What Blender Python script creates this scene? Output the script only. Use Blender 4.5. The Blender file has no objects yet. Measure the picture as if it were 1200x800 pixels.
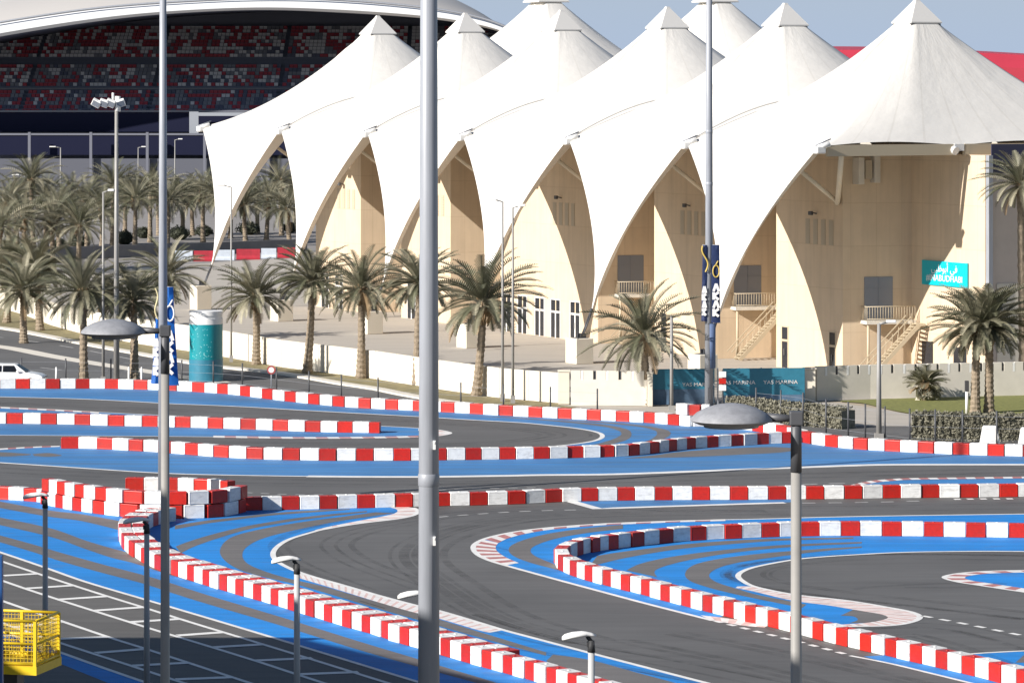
import bpy, bmesh, math, random
from mathutils import Vector, Matrix
random.seed(7)
C = bpy.context.scene.collection
F, H, HY = 4500.0, 22.5, 85.0          # focal length in photo pixels, eye height, horizon row

# ------------------------------------------------------------------ helpers
def G(px, py, z=0.0):
    d = F*(H-z)/(py-HY)
    return Vector(((px-600)*d/F, d, z))
def S(py, z=0.0): return (py-HY)/(H-z)                  # pixels per metre for a ground row
def AT(px, py, s):                                      # point seen at px,py with scale s (px per metre)
    return Vector(((px-600)/s, F/s, H-(py-HY)/s))
def spline(p, n=8):
    out = []
    for i in range(len(p)-1):
        a, b, c, d = p[max(i-1, 0)], p[i], p[i+1], p[min(i+2, len(p)-1)]
        for k in range(n):
            t = k/n
            out.append(tuple(0.5*(2*b[j]+(c[j]-a[j])*t+(2*a[j]-5*b[j]+4*c[j]-d[j])*t*t+(3*b[j]-a[j]-3*c[j]+d[j])*t**3) for j in range(len(b))))
    out.append(tuple(p[-1]))
    return out
MATS = {}
def mat(name, col, rough=0.6, metal=0.0, spec=0.5, noise=0.0, nscale=4.0, vary=0.0, bump=0.0, bscale=40.0, stretch=None, dark=None, rand=0.0, alpha=1.0):
    if name in MATS: return MATS[name]
    m = bpy.data.materials.new(name); m.use_nodes = True
    nt = m.node_tree; b = nt.nodes['Principled BSDF']
    b.inputs['Base Color'].default_value = (*col, 1); b.inputs['Roughness'].default_value = rough
    b.inputs['Metallic'].default_value = metal; b.inputs['Specular IOR Level'].default_value = spec
    L = nt.links.new
    tc = nt.nodes.new('ShaderNodeTexCoord'); mp = nt.nodes.new('ShaderNodeMapping'); L(tc.outputs['Object'], mp.inputs[0])
    if stretch: mp.inputs['Scale'].default_value = stretch
    src = None
    if noise > 0:
        n = nt.nodes.new('ShaderNodeTexNoise'); n.inputs['Scale'].default_value = nscale; n.inputs['Detail'].default_value = 8; n.inputs['Roughness'].default_value = 0.65
        L(mp.outputs[0], n.inputs['Vector'])
        r = nt.nodes.new('ShaderNodeValToRGB'); r.color_ramp.elements[0].position = 0.3; r.color_ramp.elements[1].position = 0.7
        lo = dark if dark else tuple(c*(1-noise) for c in col); hi = tuple(min(1, c*(1+noise)) for c in col)
        r.color_ramp.elements[0].color = (*lo, 1); r.color_ramp.elements[1].color = (*hi, 1)
        L(n.outputs['Fac'], r.inputs[0]); src = r.outputs[0]
    if rand > 0:
        oi = nt.nodes.new('ShaderNodeObjectInfo'); hs = nt.nodes.new('ShaderNodeHueSaturation')
        mr = nt.nodes.new('ShaderNodeMapRange'); mr.inputs['To Min'].default_value = 1-rand; mr.inputs['To Max'].default_value = 1+rand*0.4
        L(oi.outputs['Random'], mr.inputs[0]); L(mr.outputs[0], hs.inputs['Value'])
        if src: L(src, hs.inputs['Color'])
        else: hs.inputs['Color'].default_value = (*col, 1)
        src = hs.outputs[0]
    if src: L(src, b.inputs['Base Color'])
    if bump > 0:
        n2 = nt.nodes.new('ShaderNodeTexNoise'); n2.inputs['Scale'].default_value = bscale; n2.inputs['Detail'].default_value = 4; L(mp.outputs[0], n2.inputs['Vector'])
        bp = nt.nodes.new('ShaderNodeBump'); bp.inputs['Strength'].default_value = bump; bp.inputs['Distance'].default_value = 0.02
        L(n2.outputs['Fac'], bp.inputs['Height']); L(bp.outputs[0], b.inputs['Normal'])
    if alpha < 1: b.inputs['Alpha'].default_value = alpha
    MATS[name] = m
    return m

def obj(name, bm, m, parent=None, smooth=False, angle=None):
    me = bpy.data.meshes.new(name)
    bm.normal_update(); bm.to_mesh(me); bm.free()
    ms = m if isinstance(m, (list, tuple)) else [m]
    for x in ms: me.materials.append(x)
    if smooth:
        for p in me.polygons: p.use_smooth = True
        if angle: me.set_sharp_from_angle(angle=math.radians(angle))
    o = bpy.data.objects.new(name, me); C.objects.link(o)
    if parent: o.parent = parent
    return o
def tag(o, label, cat, group=None):
    o['label'] = label; o['category'] = cat
    if group: o['group'] = group
    return o
def thing(name, label, cat, loc=(0, 0, 0), rz=0.0, group=None):
    o = bpy.data.objects.new(name, None); C.objects.link(o); o.empty_display_size = 0.3
    o.location = loc; o.rotation_euler = (0, 0, rz)
    return tag(o, label, cat, group)
def struct(name, bm, m): o = obj(name, bm, m); o['kind'] = 'structure'; return o

def box(bm, lo, hi, mi=0, M=None, bev=0.0):
    lo, hi = Vector(lo), Vector(hi)
    r = bmesh.ops.create_cube(bm, size=1.0); vs = r['verts']
    for v in vs: v.co = Vector((lo[i]+(v.co[i]+0.5)*(hi[i]-lo[i]) for i in range(3)))
    fs = list({f for v in vs for f in v.link_faces})
    for f in fs: f.material_index = mi
    if bev > 0:
        es = list({e for v in vs for e in v.link_edges})
        r = bmesh.ops.bevel(bm, geom=es, offset=bev, segments=2, affect='EDGES', profile=0.5)
        vs = list({v for f in r['faces'] for v in f.verts} | {v for v in vs if v.is_valid})
        for f in r['faces']: f.material_index = mi
    if M: bmesh.ops.transform(bm, matrix=M, verts=[v for v in vs if v.is_valid])
    return vs
def tube(bm, a, b, r0, r1=None, n=8, mi=0, caps=True):
    a, b = Vector(a), Vector(b); r1 = r0 if r1 is None else r1
    q = (b-a).to_track_quat('Z', 'Y').to_matrix()
    A = [bm.verts.new(a+q@Vector((r0*math.cos(t), r0*math.sin(t), 0))) for t in [2*math.pi*k/n for k in range(n)]]
    B = [bm.verts.new(b+q@Vector((r1*math.cos(t), r1*math.sin(t), 0))) for t in [2*math.pi*k/n for k in range(n)]]
    for k in range(n):
        f = bm.faces.new((A[k], A[(k+1) % n], B[(k+1) % n], B[k])); f.material_index = mi; f.smooth = True
    if caps:
        bm.faces.new(A[::-1]).material_index = mi; bm.faces.new(B).material_index = mi
def lathe(bm, prof, n=24, c=(0, 0, 0), mi=0):
    rings = []
    for r, z in prof:
        rings.append([bm.verts.new((c[0]+r*math.cos(2*math.pi*k/n), c[1]+r*math.sin(2*math.pi*k/n), c[2]+z)) for k in range(n)] if r > 1e-5 else [bm.verts.new((c[0], c[1], c[2]+z))])
    for A, B in zip(rings, rings[1:]):
        for k in range(n):
            k2 = (k+1) % n
            if len(A) == 1: vs = (A[0], B[k2], B[k])
            elif len(B) == 1: vs = (A[k], A[k2], B[0])
            else: vs = (A[k], A[k2], B[k2], B[k])
            f = bm.faces.new(vs); f.material_index = mi; f.smooth = True
def text_mesh(name, s, size, m, parent, M, ext=0.01):
    cu = bpy.data.curves.new(name, 'FONT'); cu.body = s; cu.size = size; cu.align_x = 'CENTER'; cu.align_y = 'CENTER'; cu.extrude = ext; cu.resolution_u = 3
    t = bpy.data.objects.new('tmp', cu); C.objects.link(t)
    dg = bpy.context.evaluated_depsgraph_get(); me = bpy.data.meshes.new_from_object(t.evaluated_get(dg))
    bpy.data.objects.remove(t)
    me.name = name; me.materials.clear(); me.materials.append(m)
    me.transform(M)
    o = bpy.data.objects.new(name, me); C.objects.link(o)
    if parent: o.parent = parent
    return o

# ------------------------------------------------------------------ materials
M_tent = mat('tent_membrane', (0.665, 0.64, 0.60), 0.5, noise=0.035, nscale=0.7)
M_cap = mat('tent_cap_metal', (0.64, 0.62, 0.59), 0.45)
M_steel = mat('galvanised_steel', (0.29, 0.305, 0.34), 0.42, metal=0.0, noise=0.12, nscale=3, stretch=(1, 1, 0.15))
M_steel_d = mat('dark_painted_steel', (0.07, 0.072, 0.08), 0.5)
M_steel_l = mat('light_painted_steel', (0.28, 0.27, 0.255), 0.45, noise=0.08, nscale=2)
M_beige = mat('beige_painted_steel', (0.50, 0.42, 0.30), 0.5)
M_wall = mat('sand_render', (0.645, 0.512, 0.365), 0.85, noise=0.05, nscale=0.5, bump=0.15, bscale=12)
M_cream = mat('cream_wall_paint', (0.72, 0.66, 0.55), 0.8, noise=0.06, nscale=0.8, bump=0.1)
def joints(m):
    nt = m.node_tree; L = nt.links.new; b = nt.nodes['Principled BSDF']; src = b.inputs['Base Color'].links[0].from_socket
    tc = nt.nodes.new('ShaderNodeTexCoord'); sp = nt.nodes.new('ShaderNodeSeparateXYZ'); L(tc.outputs['Object'], sp.inputs[0]); ad = nt.nodes.new('ShaderNodeMath'); L(sp.outputs[0], ad.inputs[0]); L(sp.outputs[1], ad.inputs[1])
    cb = nt.nodes.new('ShaderNodeCombineXYZ'); L(ad.outputs[0], cb.inputs[0]); L(sp.outputs[2], cb.inputs[1])
    br = nt.nodes.new('ShaderNodeTexBrick'); br.offset = 0.0; br.inputs['Scale'].default_value = 1.0; br.inputs['Brick Width'].default_value = 2.4; br.inputs['Row Height'].default_value = 3.2; br.inputs['Mortar Size'].default_value = 0.02; br.inputs['Color1'].default_value = (1, 1, 1, 1); br.inputs['Color2'].default_value = (.965, .96, .95, 1); br.inputs['Mortar'].default_value = (.84, .82, .79, 1); L(cb.outputs[0], br.inputs['Vector'])
    st = nt.nodes.new('ShaderNodeTexNoise'); st.inputs['Scale'].default_value = 1.0; st.inputs['Detail'].default_value = 6; mp = nt.nodes.new('ShaderNodeMapping'); mp.inputs['Scale'].default_value = (1.6, .12, 1); L(cb.outputs[0], mp.inputs[0]); L(mp.outputs[0], st.inputs['Vector'])
    r = nt.nodes.new('ShaderNodeMapRange'); r.inputs['From Min'].default_value = .45; r.inputs['From Max'].default_value = .8; r.inputs['To Min'].default_value = 1; r.inputs['To Max'].default_value = .86; L(st.outputs['Fac'], r.inputs[0])
    m1 = nt.nodes.new('ShaderNodeMix'); m1.data_type = 'RGBA'; m1.blend_type = 'MULTIPLY'; m1.inputs[0].default_value = 1; L(src, m1.inputs[6]); L(br.outputs['Color'], m1.inputs[7])
    m2 = nt.nodes.new('ShaderNodeMix'); m2.data_type = 'RGBA'; m2.blend_type = 'MULTIPLY'; m2.inputs[0].default_value = 1; L(m1.outputs[2], m2.inputs[6]); L(r.outputs[0], m2.inputs[7]); L(m2.outputs[2], b.inputs['Base Color'])
joints(M_wall)
M_greywall = mat('shade_greyed_cream', (0.64, 0.595, 0.52), 0.85, noise=0.07, nscale=0.8)  # greyer copy of the cream; grazing shade of the notched walls is in the colour
M_glass = mat('dark_window_glass', (0.02, 0.022, 0.028), 0.12)
M_glassb = mat('balcony_glass', (0.20, 0.22, 0.26), 0.2)
M_white = mat('white_paint', (0.78, 0.77, 0.75), 0.55, noise=0.05, nscale=5)
M_conc = mat('pale_concrete', (0.62, 0.58, 0.51), 0.85, noise=0.08, nscale=2)
M_louvre = mat('louvre_grey', (0.47, 0.40, 0.30), 0.7)
M_red = mat('red_plastic', (0.50, 0.016, 0.008), 0.42, noise=0.14, nscale=5, rand=0.28, bump=0.08, bscale=9)
M_wht = mat('white_plastic', (0.74, 0.735, 0.72), 0.45, noise=0.09, nscale=4, rand=0.16, bump=0.08, bscale=9)
M_black = mat('black_rubber', (0.04, 0.04, 0.043), 0.7)
M_yellow = mat('yellow_enamel', (0.72, 0.50, 0.015), 0.42, noise=0.1, nscale=6)
M_teal = mat('teal_wrap', (0.0, 0.23, 0.27), 0.5, noise=0.06, nscale=3)
M_teald = mat('teal_blue_wrap', (0.03, 0.18, 0.265), 0.5, noise=0.12, nscale=2.5)
M_bluef = mat('blue_banner_cloth', (0.012, 0.17, 0.60), 0.6, noise=0.05)
M_navy = mat('navy_banner_cloth', (0.04, 0.065, 0.18), 0.6, noise=0.08)
M_gold = mat('gold_print', (0.55, 0.40, 0.09), 0.5)
M_lamp = mat('lamp_shell_grey', (0.25, 0.255, 0.275), 0.6, noise=0.16, nscale=9, bump=0.3, bscale=60)

def asphalt(name, col, streak=True):
    m = bpy.data.materials.new(name); m.use_nodes = True; nt = m.node_tree; L = nt.links.new; b = nt.nodes['Principled BSDF']
    tc = nt.nodes.new('ShaderNodeTexCoord')
    n1 = nt.nodes.new('ShaderNodeTexNoise'); n1.inputs['Scale'].default_value = 0.12; n1.inputs['Detail'].default_value = 6; L(tc.outputs['Object'], n1.inputs['Vector'])
    mp = nt.nodes.new('ShaderNodeMapping'); mp.inputs['Scale'].default_value = (0.12, 1.6, 1); mp.inputs['Rotation'].default_value = (0, 0, 0.12); L(tc.outputs['Object'], mp.inputs[0])
    n2 = nt.nodes.new('ShaderNodeTexNoise'); n2.inputs['Scale'].default_value = 0.8; n2.inputs['Detail'].default_value = 7; n2.inputs['Roughness'].default_value = 0.7; L(mp.outputs[0], n2.inputs['Vector'])
    n3 = nt.nodes.new('ShaderNodeTexNoise'); n3.inputs['Scale'].default_value = 22; n3.inputs['Detail'].default_value = 3; L(tc.outputs['Object'], n3.inputs['Vector'])
    def mul(a, lo, hi, f0=0.3, f1=0.7):
        r = nt.nodes.new('ShaderNodeMapRange'); r.inputs['From Min'].default_value = f0; r.inputs['From Max'].default_value = f1; r.inputs['To Min'].default_value = lo; r.inputs['To Max'].default_value = hi; L(a, r.inputs[0]); return r.outputs[0]
    x = nt.nodes.new('ShaderNodeMath'); x.operation = 'MULTIPLY'; L(mul(n1.outputs['Fac'], 0.86, 1.14), x.inputs[0]); L(mul(n2.outputs['Fac'], 0.80, 1.16) if streak else mul(n2.outputs['Fac'], .95, 1.05), x.inputs[1])
    y = nt.nodes.new('ShaderNodeMath'); y.operation = 'MULTIPLY'; L(x.outputs[0], y.inputs[0]); L(mul(n3.outputs['Fac'], 0.86, 1.14), y.inputs[1])
    mx = nt.nodes.new('ShaderNodeVectorMath'); mx.operation = 'SCALE'; mx.inputs[0].default_value = col; L(y.outputs[0], mx.inputs['Scale']); L(mx.outputs[0], b.inputs['Base Color'])
    b.inputs['Roughness'].default_value = 0.72; b.inputs['Specular IOR Level'].default_value = 0.5
    MATS[name] = m; return m
M_asph = asphalt('track_asphalt', (0.105, 0.103, 0.102))
M_road = asphalt('road_asphalt', (0.115, 0.113, 0.112))
M_bay = asphalt('bay_asphalt', (0.105, 0.10, 0.094))
M_blue = asphalt('blue_track_paint', (0.010, 0.205, 0.58))
def streaked_blue():  # paler, greyer blue in long streaks, for the far run-off
    m = asphalt('streaked_blue_track_paint', (1, 1, 1)); nt = m.node_tree; L = nt.links.new; b = nt.nodes['Principled BSDF']
    src = b.inputs['Base Color'].links[0].from_socket
    tc = nt.nodes.new('ShaderNodeTexCoord'); mp = nt.nodes.new('ShaderNodeMapping'); mp.inputs['Scale'].default_value = (0.05, 1.1, 1); mp.inputs['Rotation'].default_value = (0, 0, 0.05); L(tc.outputs['Object'], mp.inputs[0])
    n = nt.nodes.new('ShaderNodeTexNoise'); n.inputs['Scale'].default_value = 1.0; n.inputs['Detail'].default_value = 5; n.inputs['Roughness'].default_value = 0.6; L(mp.outputs[0], n.inputs['Vector'])
    r = nt.nodes.new('ShaderNodeValToRGB'); e = r.color_ramp.elements
    e[0].position = 0.36; e[0].color = (0.066, 0.170, 0.330, 1); e[1].position = 0.62; e[1].color = (0.036, 0.195, 0.47, 1); L(n.outputs['Fac'], r.inputs[0])
    mx = nt.nodes.new('ShaderNodeMix'); mx.data_type = 'RGBA'; mx.blend_type = 'MULTIPLY'; mx.inputs[0].default_value = 1; L(src, mx.inputs[6]); L(r.outputs[0], mx.inputs[7]); L(mx.outputs[2], b.inputs['Base Color'])
    return m
def wear(m, lo, hi, to, col):
    nt = m.node_tree; L = nt.links.new; b = nt.nodes['Principled BSDF']; src = b.inputs['Base Color'].links[0].from_socket
    tc = nt.nodes.new('ShaderNodeTexCoord'); n = nt.nodes.new('ShaderNodeTexNoise'); n.inputs['Scale'].default_value = 0.55; n.inputs['Detail'].default_value = 9; n.inputs['Roughness'].default_value = 0.72; L(tc.outputs['Object'], n.inputs['Vector'])
    r = nt.nodes.new('ShaderNodeMapRange'); r.inputs['From Min'].default_value = lo; r.inputs['From Max'].default_value = hi; r.inputs['To Max'].default_value = to; L(n.outputs['Fac'], r.inputs[0])
    mx = nt.nodes.new('ShaderNodeMix'); mx.data_type = 'RGBA'; L(r.outputs[0], mx.inputs[0]); L(src, mx.inputs[6]); mx.inputs[7].default_value = (*col, 1); L(mx.outputs[2], b.inputs['Base Color'])
wear(M_blue, 0.54, 0.72, 0.4, (0.10, 0.13, 0.20))
M_blue2 = streaked_blue()
M_grey = asphalt('bare_strip_asphalt', (0.138, 0.130, 0.127))
M_line = mat('road_line_paint', (0.72, 0.71, 0.69), 0.6, noise=0.12, nscale=1.2)
M_line2 = mat('worn_line_paint', (0.36, 0.355, 0.35), 0.7, noise=0.2, nscale=1.5)
M_kred = mat('kerb_red_paint', (0.42, 0.17, 0.16), 0.6, noise=0.25, nscale=2)
M_kwht = mat('kerb_white_paint', (0.72, 0.69, 0.67), 0.6, noise=0.14, nscale=2)
M_kpink = mat('worn_kerb_paint', (0.62, 0.45, 0.42), 0.7, noise=0.28, nscale=1.4)
M_pave = mat('plaza_paving', (0.40, 0.365, 0.32), 0.85, noise=0.10, nscale=0.35, stretch=(0.4, 2.5, 1))
M_sand = mat('sandy_ground', (0.36, 0.30, 0.22), 0.95, noise=0.2, nscale=0.15)
M_verge = mat('dry_grass_verge', (0.20, 0.17, 0.085), 0.95, noise=0.4, nscale=1.2)
M_lawn = mat('lawn_grass', (0.165, 0.170, 0.045), 0.95, noise=0.35, nscale=3.0)
M_carpark = mat('carpark_paving', (0.235, 0.22, 0.21), 0.9, noise=0.12, nscale=0.3)

# ------------------------------------------------------------------ ground sheets
def poly_bm(bm, pts, z, mi=0, px=True):
    pts = list(pts)
    vs = [bm.verts.new(G(p[0], p[1]) + Vector((0, 0, z)) if px else Vector((p[0], p[1], z))) for p in pts]
    f = bm.faces.new(vs); f.normal_update()
    if f.normal.z < 0: f.normal_flip()
    f.material_index = mi
def strip_bm(bm, path, w, z, mi=0, dash=None, off=0.0):
    P = [G(x, y) for x, y in path]
    # cumulative
    L = [0.0]
    for a, b in zip(P, P[1:]): L.append(L[-1]+(b-a).length)
    def nrm(i):
        t = (P[min(i+1, len(P)-1)]-P[max(i-1, 0)]); t.z = 0; t.normalize(); return Vector((-t.y, t.x, 0))
    if dash:
        on, offl = dash; s = 0.0
        def pt(s):
            for i in range(len(P)-1):
                if L[i+1] >= s: return P[i].lerp(P[i+1], (s-L[i])/max(1e-6, L[i+1]-L[i])), nrm(i)
            return P[-1], nrm(len(P)-1)
        while s+on < L[-1]:
            a, na = pt(s); b, nb = pt(s+on)
            vs = [bm.verts.new(q+Vector((0, 0, z))) for q in (a-na*w/2, b-nb*w/2, b+nb*w/2, a+na*w/2)]
            f = bm.faces.new(vs); f.normal_update(); f.material_index = mi
            if f.normal.z < 0: f.normal_flip()
            s += on+offl
        return
    A = [bm.verts.new(P[i]+nrm(i)*(off+w/2)+Vector((0, 0, z))) for i in range(len(P))]
    B = [bm.verts.new(P[i]+nrm(i)*(off-w/2)+Vector((0, 0, z))) for i in range(len(P))]
    for i in range(len(P)-1):
        f = bm.faces.new((B[i], B[i+1], A[i+1], A[i])); f.normal_update(); f.material_index = mi
        if f.normal.z < 0: f.normal_flip()
def band_bm(bm, e1, e2, z, n, mis):                      # kerb between two edges, n alternating segments
    def res(e, n):
        P = [G(x, y) for x, y in spline(e, 6)]; L = [0]
        for a, b in zip(P, P[1:]): L.append(L[-1]+(b-a).length)
        out = []
        for k in range(n+1):
            s = L[-1]*k/n; i = 0
            while i < len(P)-2 and L[i+1] < s: i += 1
            out.append(P[i].lerp(P[i+1], (s-L[i])/max(1e-6, L[i+1]-L[i])))
        return out
    A, B = res(e1, n), res(e2, n)
    for k in range(n):
        vs = [bm.verts.new(q+Vector((0, 0, z))) for q in (A[k], A[k+1], B[k+1], B[k])]
        f = bm.faces.new(vs); f.normal_update(); f.material_index = mis[k % len(mis)]
        if f.normal.z < 0: f.normal_flip()

bm = bmesh.new(); poly_bm(bm, [(-4000, -300), (4000, -300), (4000, 7000), (-4000, 7000)], -0.03, px=False); struct('ground', bm, M_sand)

# ---- painted geometry traced as ground plans
row1 = [(-180, 455), (-100, 455), (-20, 455), (60, 455), (120, 455), (165, 456), (215, 458), (240, 459.5), (270, 461.5), (300, 465), (340, 470), (400, 476), (440, 478.5), (480, 480.5), (540, 483.5), (600, 487), (640, 489), (700, 492), (760, 495), (790, 497.5), (812, 499.5)]
row1b = [(812, 499.5), (850, 500), (905, 508), (940, 517), (965, 521.5), (1000, 525.5), (1040, 528), (1100, 531), (1150, 533), (1230, 535), (1330, 535), (1440, 535)]
row2 = [(-180, 495.5), (-100, 495.5), (-20, 495.5), (16, 496), (57, 496.5), (97, 497.3), (136, 498.6), (175, 499.4), (214, 500.3), (251, 501.4), (289, 502.6), (326, 504), (362, 505.4), (400, 506.3), (446, 507)]
row3 = [(72, 525), (115, 525.5), (165, 528), (215, 531.5), (258, 535), (300, 537.3), (332, 538.3), (380, 539), (440, 539.2), (500, 538.8), (552, 538.2), (632, 537), (672, 536), (710, 535), (738, 533.5), (760, 531), (782, 528), (804, 525.8), (834, 523.6), (862, 522), (892, 520), (930, 518.6)]
row4 = [(286, 597.5), (308, 597), (343, 596.4), (388, 595.6), (434, 594.4), (478, 593.2), (525, 592), (569, 591), (613, 589.6), (655, 587.4), (698, 586.2), (742, 585.6), (786, 585.2), (831, 585), (876, 584.8), (918, 584.4), (966, 584), (1008, 583.6), (1052, 582.8), (1096, 582.3), (1143, 582), (1230, 581), (1330, 581), (1440, 581)]
row5 = [(1440, 629.5), (1330, 629.5), (1232, 629.5), (1184, 629), (1134, 628.3), (1085, 627.6), (1037, 627.2), (990, 627), (948, 627.2), (900, 628.6), (858, 630.2), (818, 632.2), (782, 635), (750, 638.5), (724, 641.5), (697, 645), (677, 649), (663, 654), (657, 660), (661, 666), (670, 671), (683, 676), (703, 682), (726, 688), (749, 693.6), (772, 700), (797, 706.4), (821, 712.8), (849, 719.6), (873, 725.6), (901, 732), (927, 738.5), (953, 745.2), (980, 752.2), (1008, 759), (1037, 765.4), (1067, 772.4), (1098, 779.4), (1128, 786.4), (1160, 794.2), (1192, 802.6), (1235, 814)]
row6 = [(190, 609), (172, 612), (156, 617.5), (148, 624), (146, 631), (148, 638), (153, 645), (163, 652), (178, 661), (202, 671), (219, 676.6), (237, 682), (255, 687.6), (275, 693.2), (296, 699), (316, 704.8), (337, 710.8), (356, 716.8), (376, 723), (398, 729.6), (418, 735.6), (441, 742), (462, 749), (485, 755.6), (532, 769), (557, 776.4), (585, 784), (610, 791), (635, 798), (658, 805), (700, 817), (730, 826)]
lineA = [(-180, 464.6), (-100, 464.6), (-20, 464.6), (0, 465), (80, 467), (140, 469.6), (200, 473), (240, 474.6), (300, 477.4), (360, 481), (480, 487.6), (514, 489.6), (560, 492.4), (600, 494.6), (620, 496), (650, 499), (672, 501.4), (690, 504.2), (702, 507.2), (706, 510.8), (702, 514.6), (690, 517.8), (670, 520.6), (652, 522.4), (600, 526), (520, 529), (420, 531), (330, 529), (250, 526), (200, 522.6), (150, 519.6), (110, 520.6), (68, 522.6), (28, 524.4), (0, 526), (-20, 527), (-100, 527), (-180, 527)]
isl1 = [(-180, 476), (-100, 476), (-20, 476), (18, 478), (64, 480), (110, 482.6), (200, 487), (300, 492), (400, 497), (470, 500.4), (505, 502.8), (520, 504.8), (528, 507.4), (520, 509.8), (505, 511.3), (470, 512.2), (360, 513.2), (264, 512), (160, 511), (0, 510), (-20, 510), (-100, 510), (-180, 510)]
lineD = [(-180, 540.5), (-100, 540.5), (-20, 540.5), (0, 542), (60, 546), (120, 550), (180, 553.8), (240, 556), (360, 558), (480, 558.7), (580, 557.6), (632, 556.6), (720, 555.6), (820, 552), (880, 549.6), (928, 548), (960, 546.8), (1020, 544.8), (1080, 544.3), (1230, 544.3), (1330, 544.3), (1440, 544.3)]
lineF = [(466, 593), (480, 594), (488, 597), (489, 601), (480, 605), (460, 608.6), (420, 613.4), (380, 620), (364, 624), (340, 631.4), (326, 639.5), (320, 648), (323, 656), (332, 662), (348, 669.4), (368, 676), (400, 685), (440, 696.6), (480, 707.4), (516, 716), (560, 729), (590, 738), (620, 746), (660, 756.6), (692, 765), (750, 780), (820, 798), (880, 813)]
lineH = [(1440, 601.8), (1330, 601.8), (1230, 601.8), (1180, 602.4), (1120, 603.2), (1040, 604.4), (960, 606), (928, 607), (880, 608.2), (850, 608.8), (820, 609.5), (790, 610.3), (762, 611.4), (734, 612.4), (710, 613.3), (670, 616), (640, 618.4), (610, 622), (584, 626.8), (566, 632), (556, 638), (555, 644), (561, 650.5), (574, 656.6), (592, 662.2), (620, 670), (660, 681), (718, 696.6), (760, 707.8), (808, 720), (836, 727)]
lineJ = [(1440, 646.2), (1330, 646.2), (1230, 646.2), (1200, 646), (1140, 645.8), (1060, 647), (1000, 650), (960, 652.6), (928, 656), (890, 663), (872, 668.4), (865, 674.5), (871, 681), (886, 687.6), (928, 696.2), (970, 701), (1000, 704.6), (1042, 711.8), (1068, 717), (1078, 722.6), (1069, 728.4), (1042, 732.8), (986, 734)]
isl6 = [(1230, 667.4), (1200, 668), (1160, 669), (1136, 670.4), (1116, 672.8), (1106, 676.4), (1120, 681.2), (1150, 686), (1180, 690.6), (1230, 698)]
L1 = [(-20, 640.5), (0, 647), (50, 664), (100, 681.6), (168, 701.8), (200, 711.2), (260, 729), (308, 743.4), (346, 755), (420, 777.6), (456, 788.6), (540, 814)]
L2 = [(-20, 650.5), (4, 658.4), (50, 674), (110, 693.6), (170, 712.2), (220, 728), (264, 741.4), (310, 755.4), (364, 772), (418, 788.8), (480, 808)]
L3 = [(-20, 672.5), (4, 680.8), (30, 689.8), (70, 703), (120, 718.8), (180, 737.6), (208, 746), (254, 760), (304, 775.6), (346, 789.4), (410, 810)]
L4 = [(-20, 696), (40, 717), (70, 727), (129, 747), (169, 759.6), (220, 776.2), (268, 792), (320, 809)]
L5 = [(-20, 722), (40, 743), (70, 753), (112, 766.6), (169, 785), (210, 798.4), (250, 811)]
L6 = [(-20, 732), (30, 750), (70, 764), (120, 782), (171, 799.6), (210, 813)]
SP = lambda p: spline(p, 6)

# track base: one sheet of asphalt
bm = bmesh.new()
base = row1 + row1b[1:] + [(1600, 537), (1700, 1100), (-300, 1100)]
poly_bm(bm, base, 0.0); struct('track', bm, M_asph)
bm = bmesh.new(); poly_bm(bm, L1 + [(540, 900), (-260, 900), (-260, 640)], 0.004); struct('parking_bays', bm, M_bay)

bm = bmesh.new()
SA, SD, SF, SH, SJ = SP(lineA), SP(lineD), SP(lineF), SP(lineH), SP(lineJ)
iA = max(i for i, p in enumerate(SA) if p[0] >= 651.9)
# outer run-off above line A, round the bend, down to line D
poly_bm(bm, SP(row1)+SP(row1b)+SD[::-1]+SA[::-1], 0.004, 1)
poly_bm(bm, SP(isl1), 0.004, 1)
poly_bm(bm, SP([(992, 569.5), (1020, 564), (1050, 561.8), (1075, 560.7), (1230, 559), (1330, 559), (1440, 559)])+[(1440, 580.6), (1000, 583)], 0.004, 1)
poly_bm(bm, [(668, 587), (700, 596), (720, 595.2), (820, 592), (890, 589.8), (930, 588), (930, 584.6), (786, 585.4)], 0.004, 1)
# left loop: blue between stack, row four, line F and the double row
sub6 = [p for p in SP(row6)]
poly_bm(bm, [(200, 607), (252, 605), (286, 598)]+SP(row4)[1:30]+SF+[(880, 826), (730, 826)]+sub6[::-1], 0.004)
# left front: diagonal blue run-off between double row and line L1
poly_bm(bm, [(-20, 583), (20, 585.5), (53, 589), (95, 597), (150, 604), (190, 609)]+sub6[1:]+[(720, 840), (560, 820)]+SP(L1)[::-1], 0.004)
poly_bm(bm, SP(L6)+[(230, 830), (127, 800), (70, 777), (-20, 744)], 0.008)
# right island and loop
poly_bm(bm, SH+[(849, 720), (797, 706.4), (749, 693.6), (703, 682), (670, 671), (657, 660), (663, 654), (697, 645), (750, 638.5), (818, 632), (900, 628.6), (990, 627), (1085, 627.6), (1232, 629.5), (1440, 629.5)], 0.004)
poly_bm(bm, [(1440, 629.5), (1232, 629.5), (1085, 627.6), (990, 627), (900, 628.6), (818, 632), (750, 638.5), (697, 645), (663, 654), (657, 660), (670, 671), (703, 682), (749, 693.6), (797, 706.4), (849, 719.6), (901, 732), (927, 738), (986, 734)]+SJ[::-1], 0.004)
poly_bm(bm, SP(isl6), 0.004)
poly_bm(bm, [(1012, 768.6), (1045, 767), (1098, 779.4), (1160, 794.2), (1235, 814), (1235, 824), (1137, 800), (1042, 777)], 0.004)
poly_bm(bm, [(1128, 766.6), (1160, 764), (1230, 760), (1230, 812), (1192, 802), (1160, 794), (1128, 786)], 0.004)
struct('blue_runoff_paint', bm, [M_blue, M_blue2])

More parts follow.
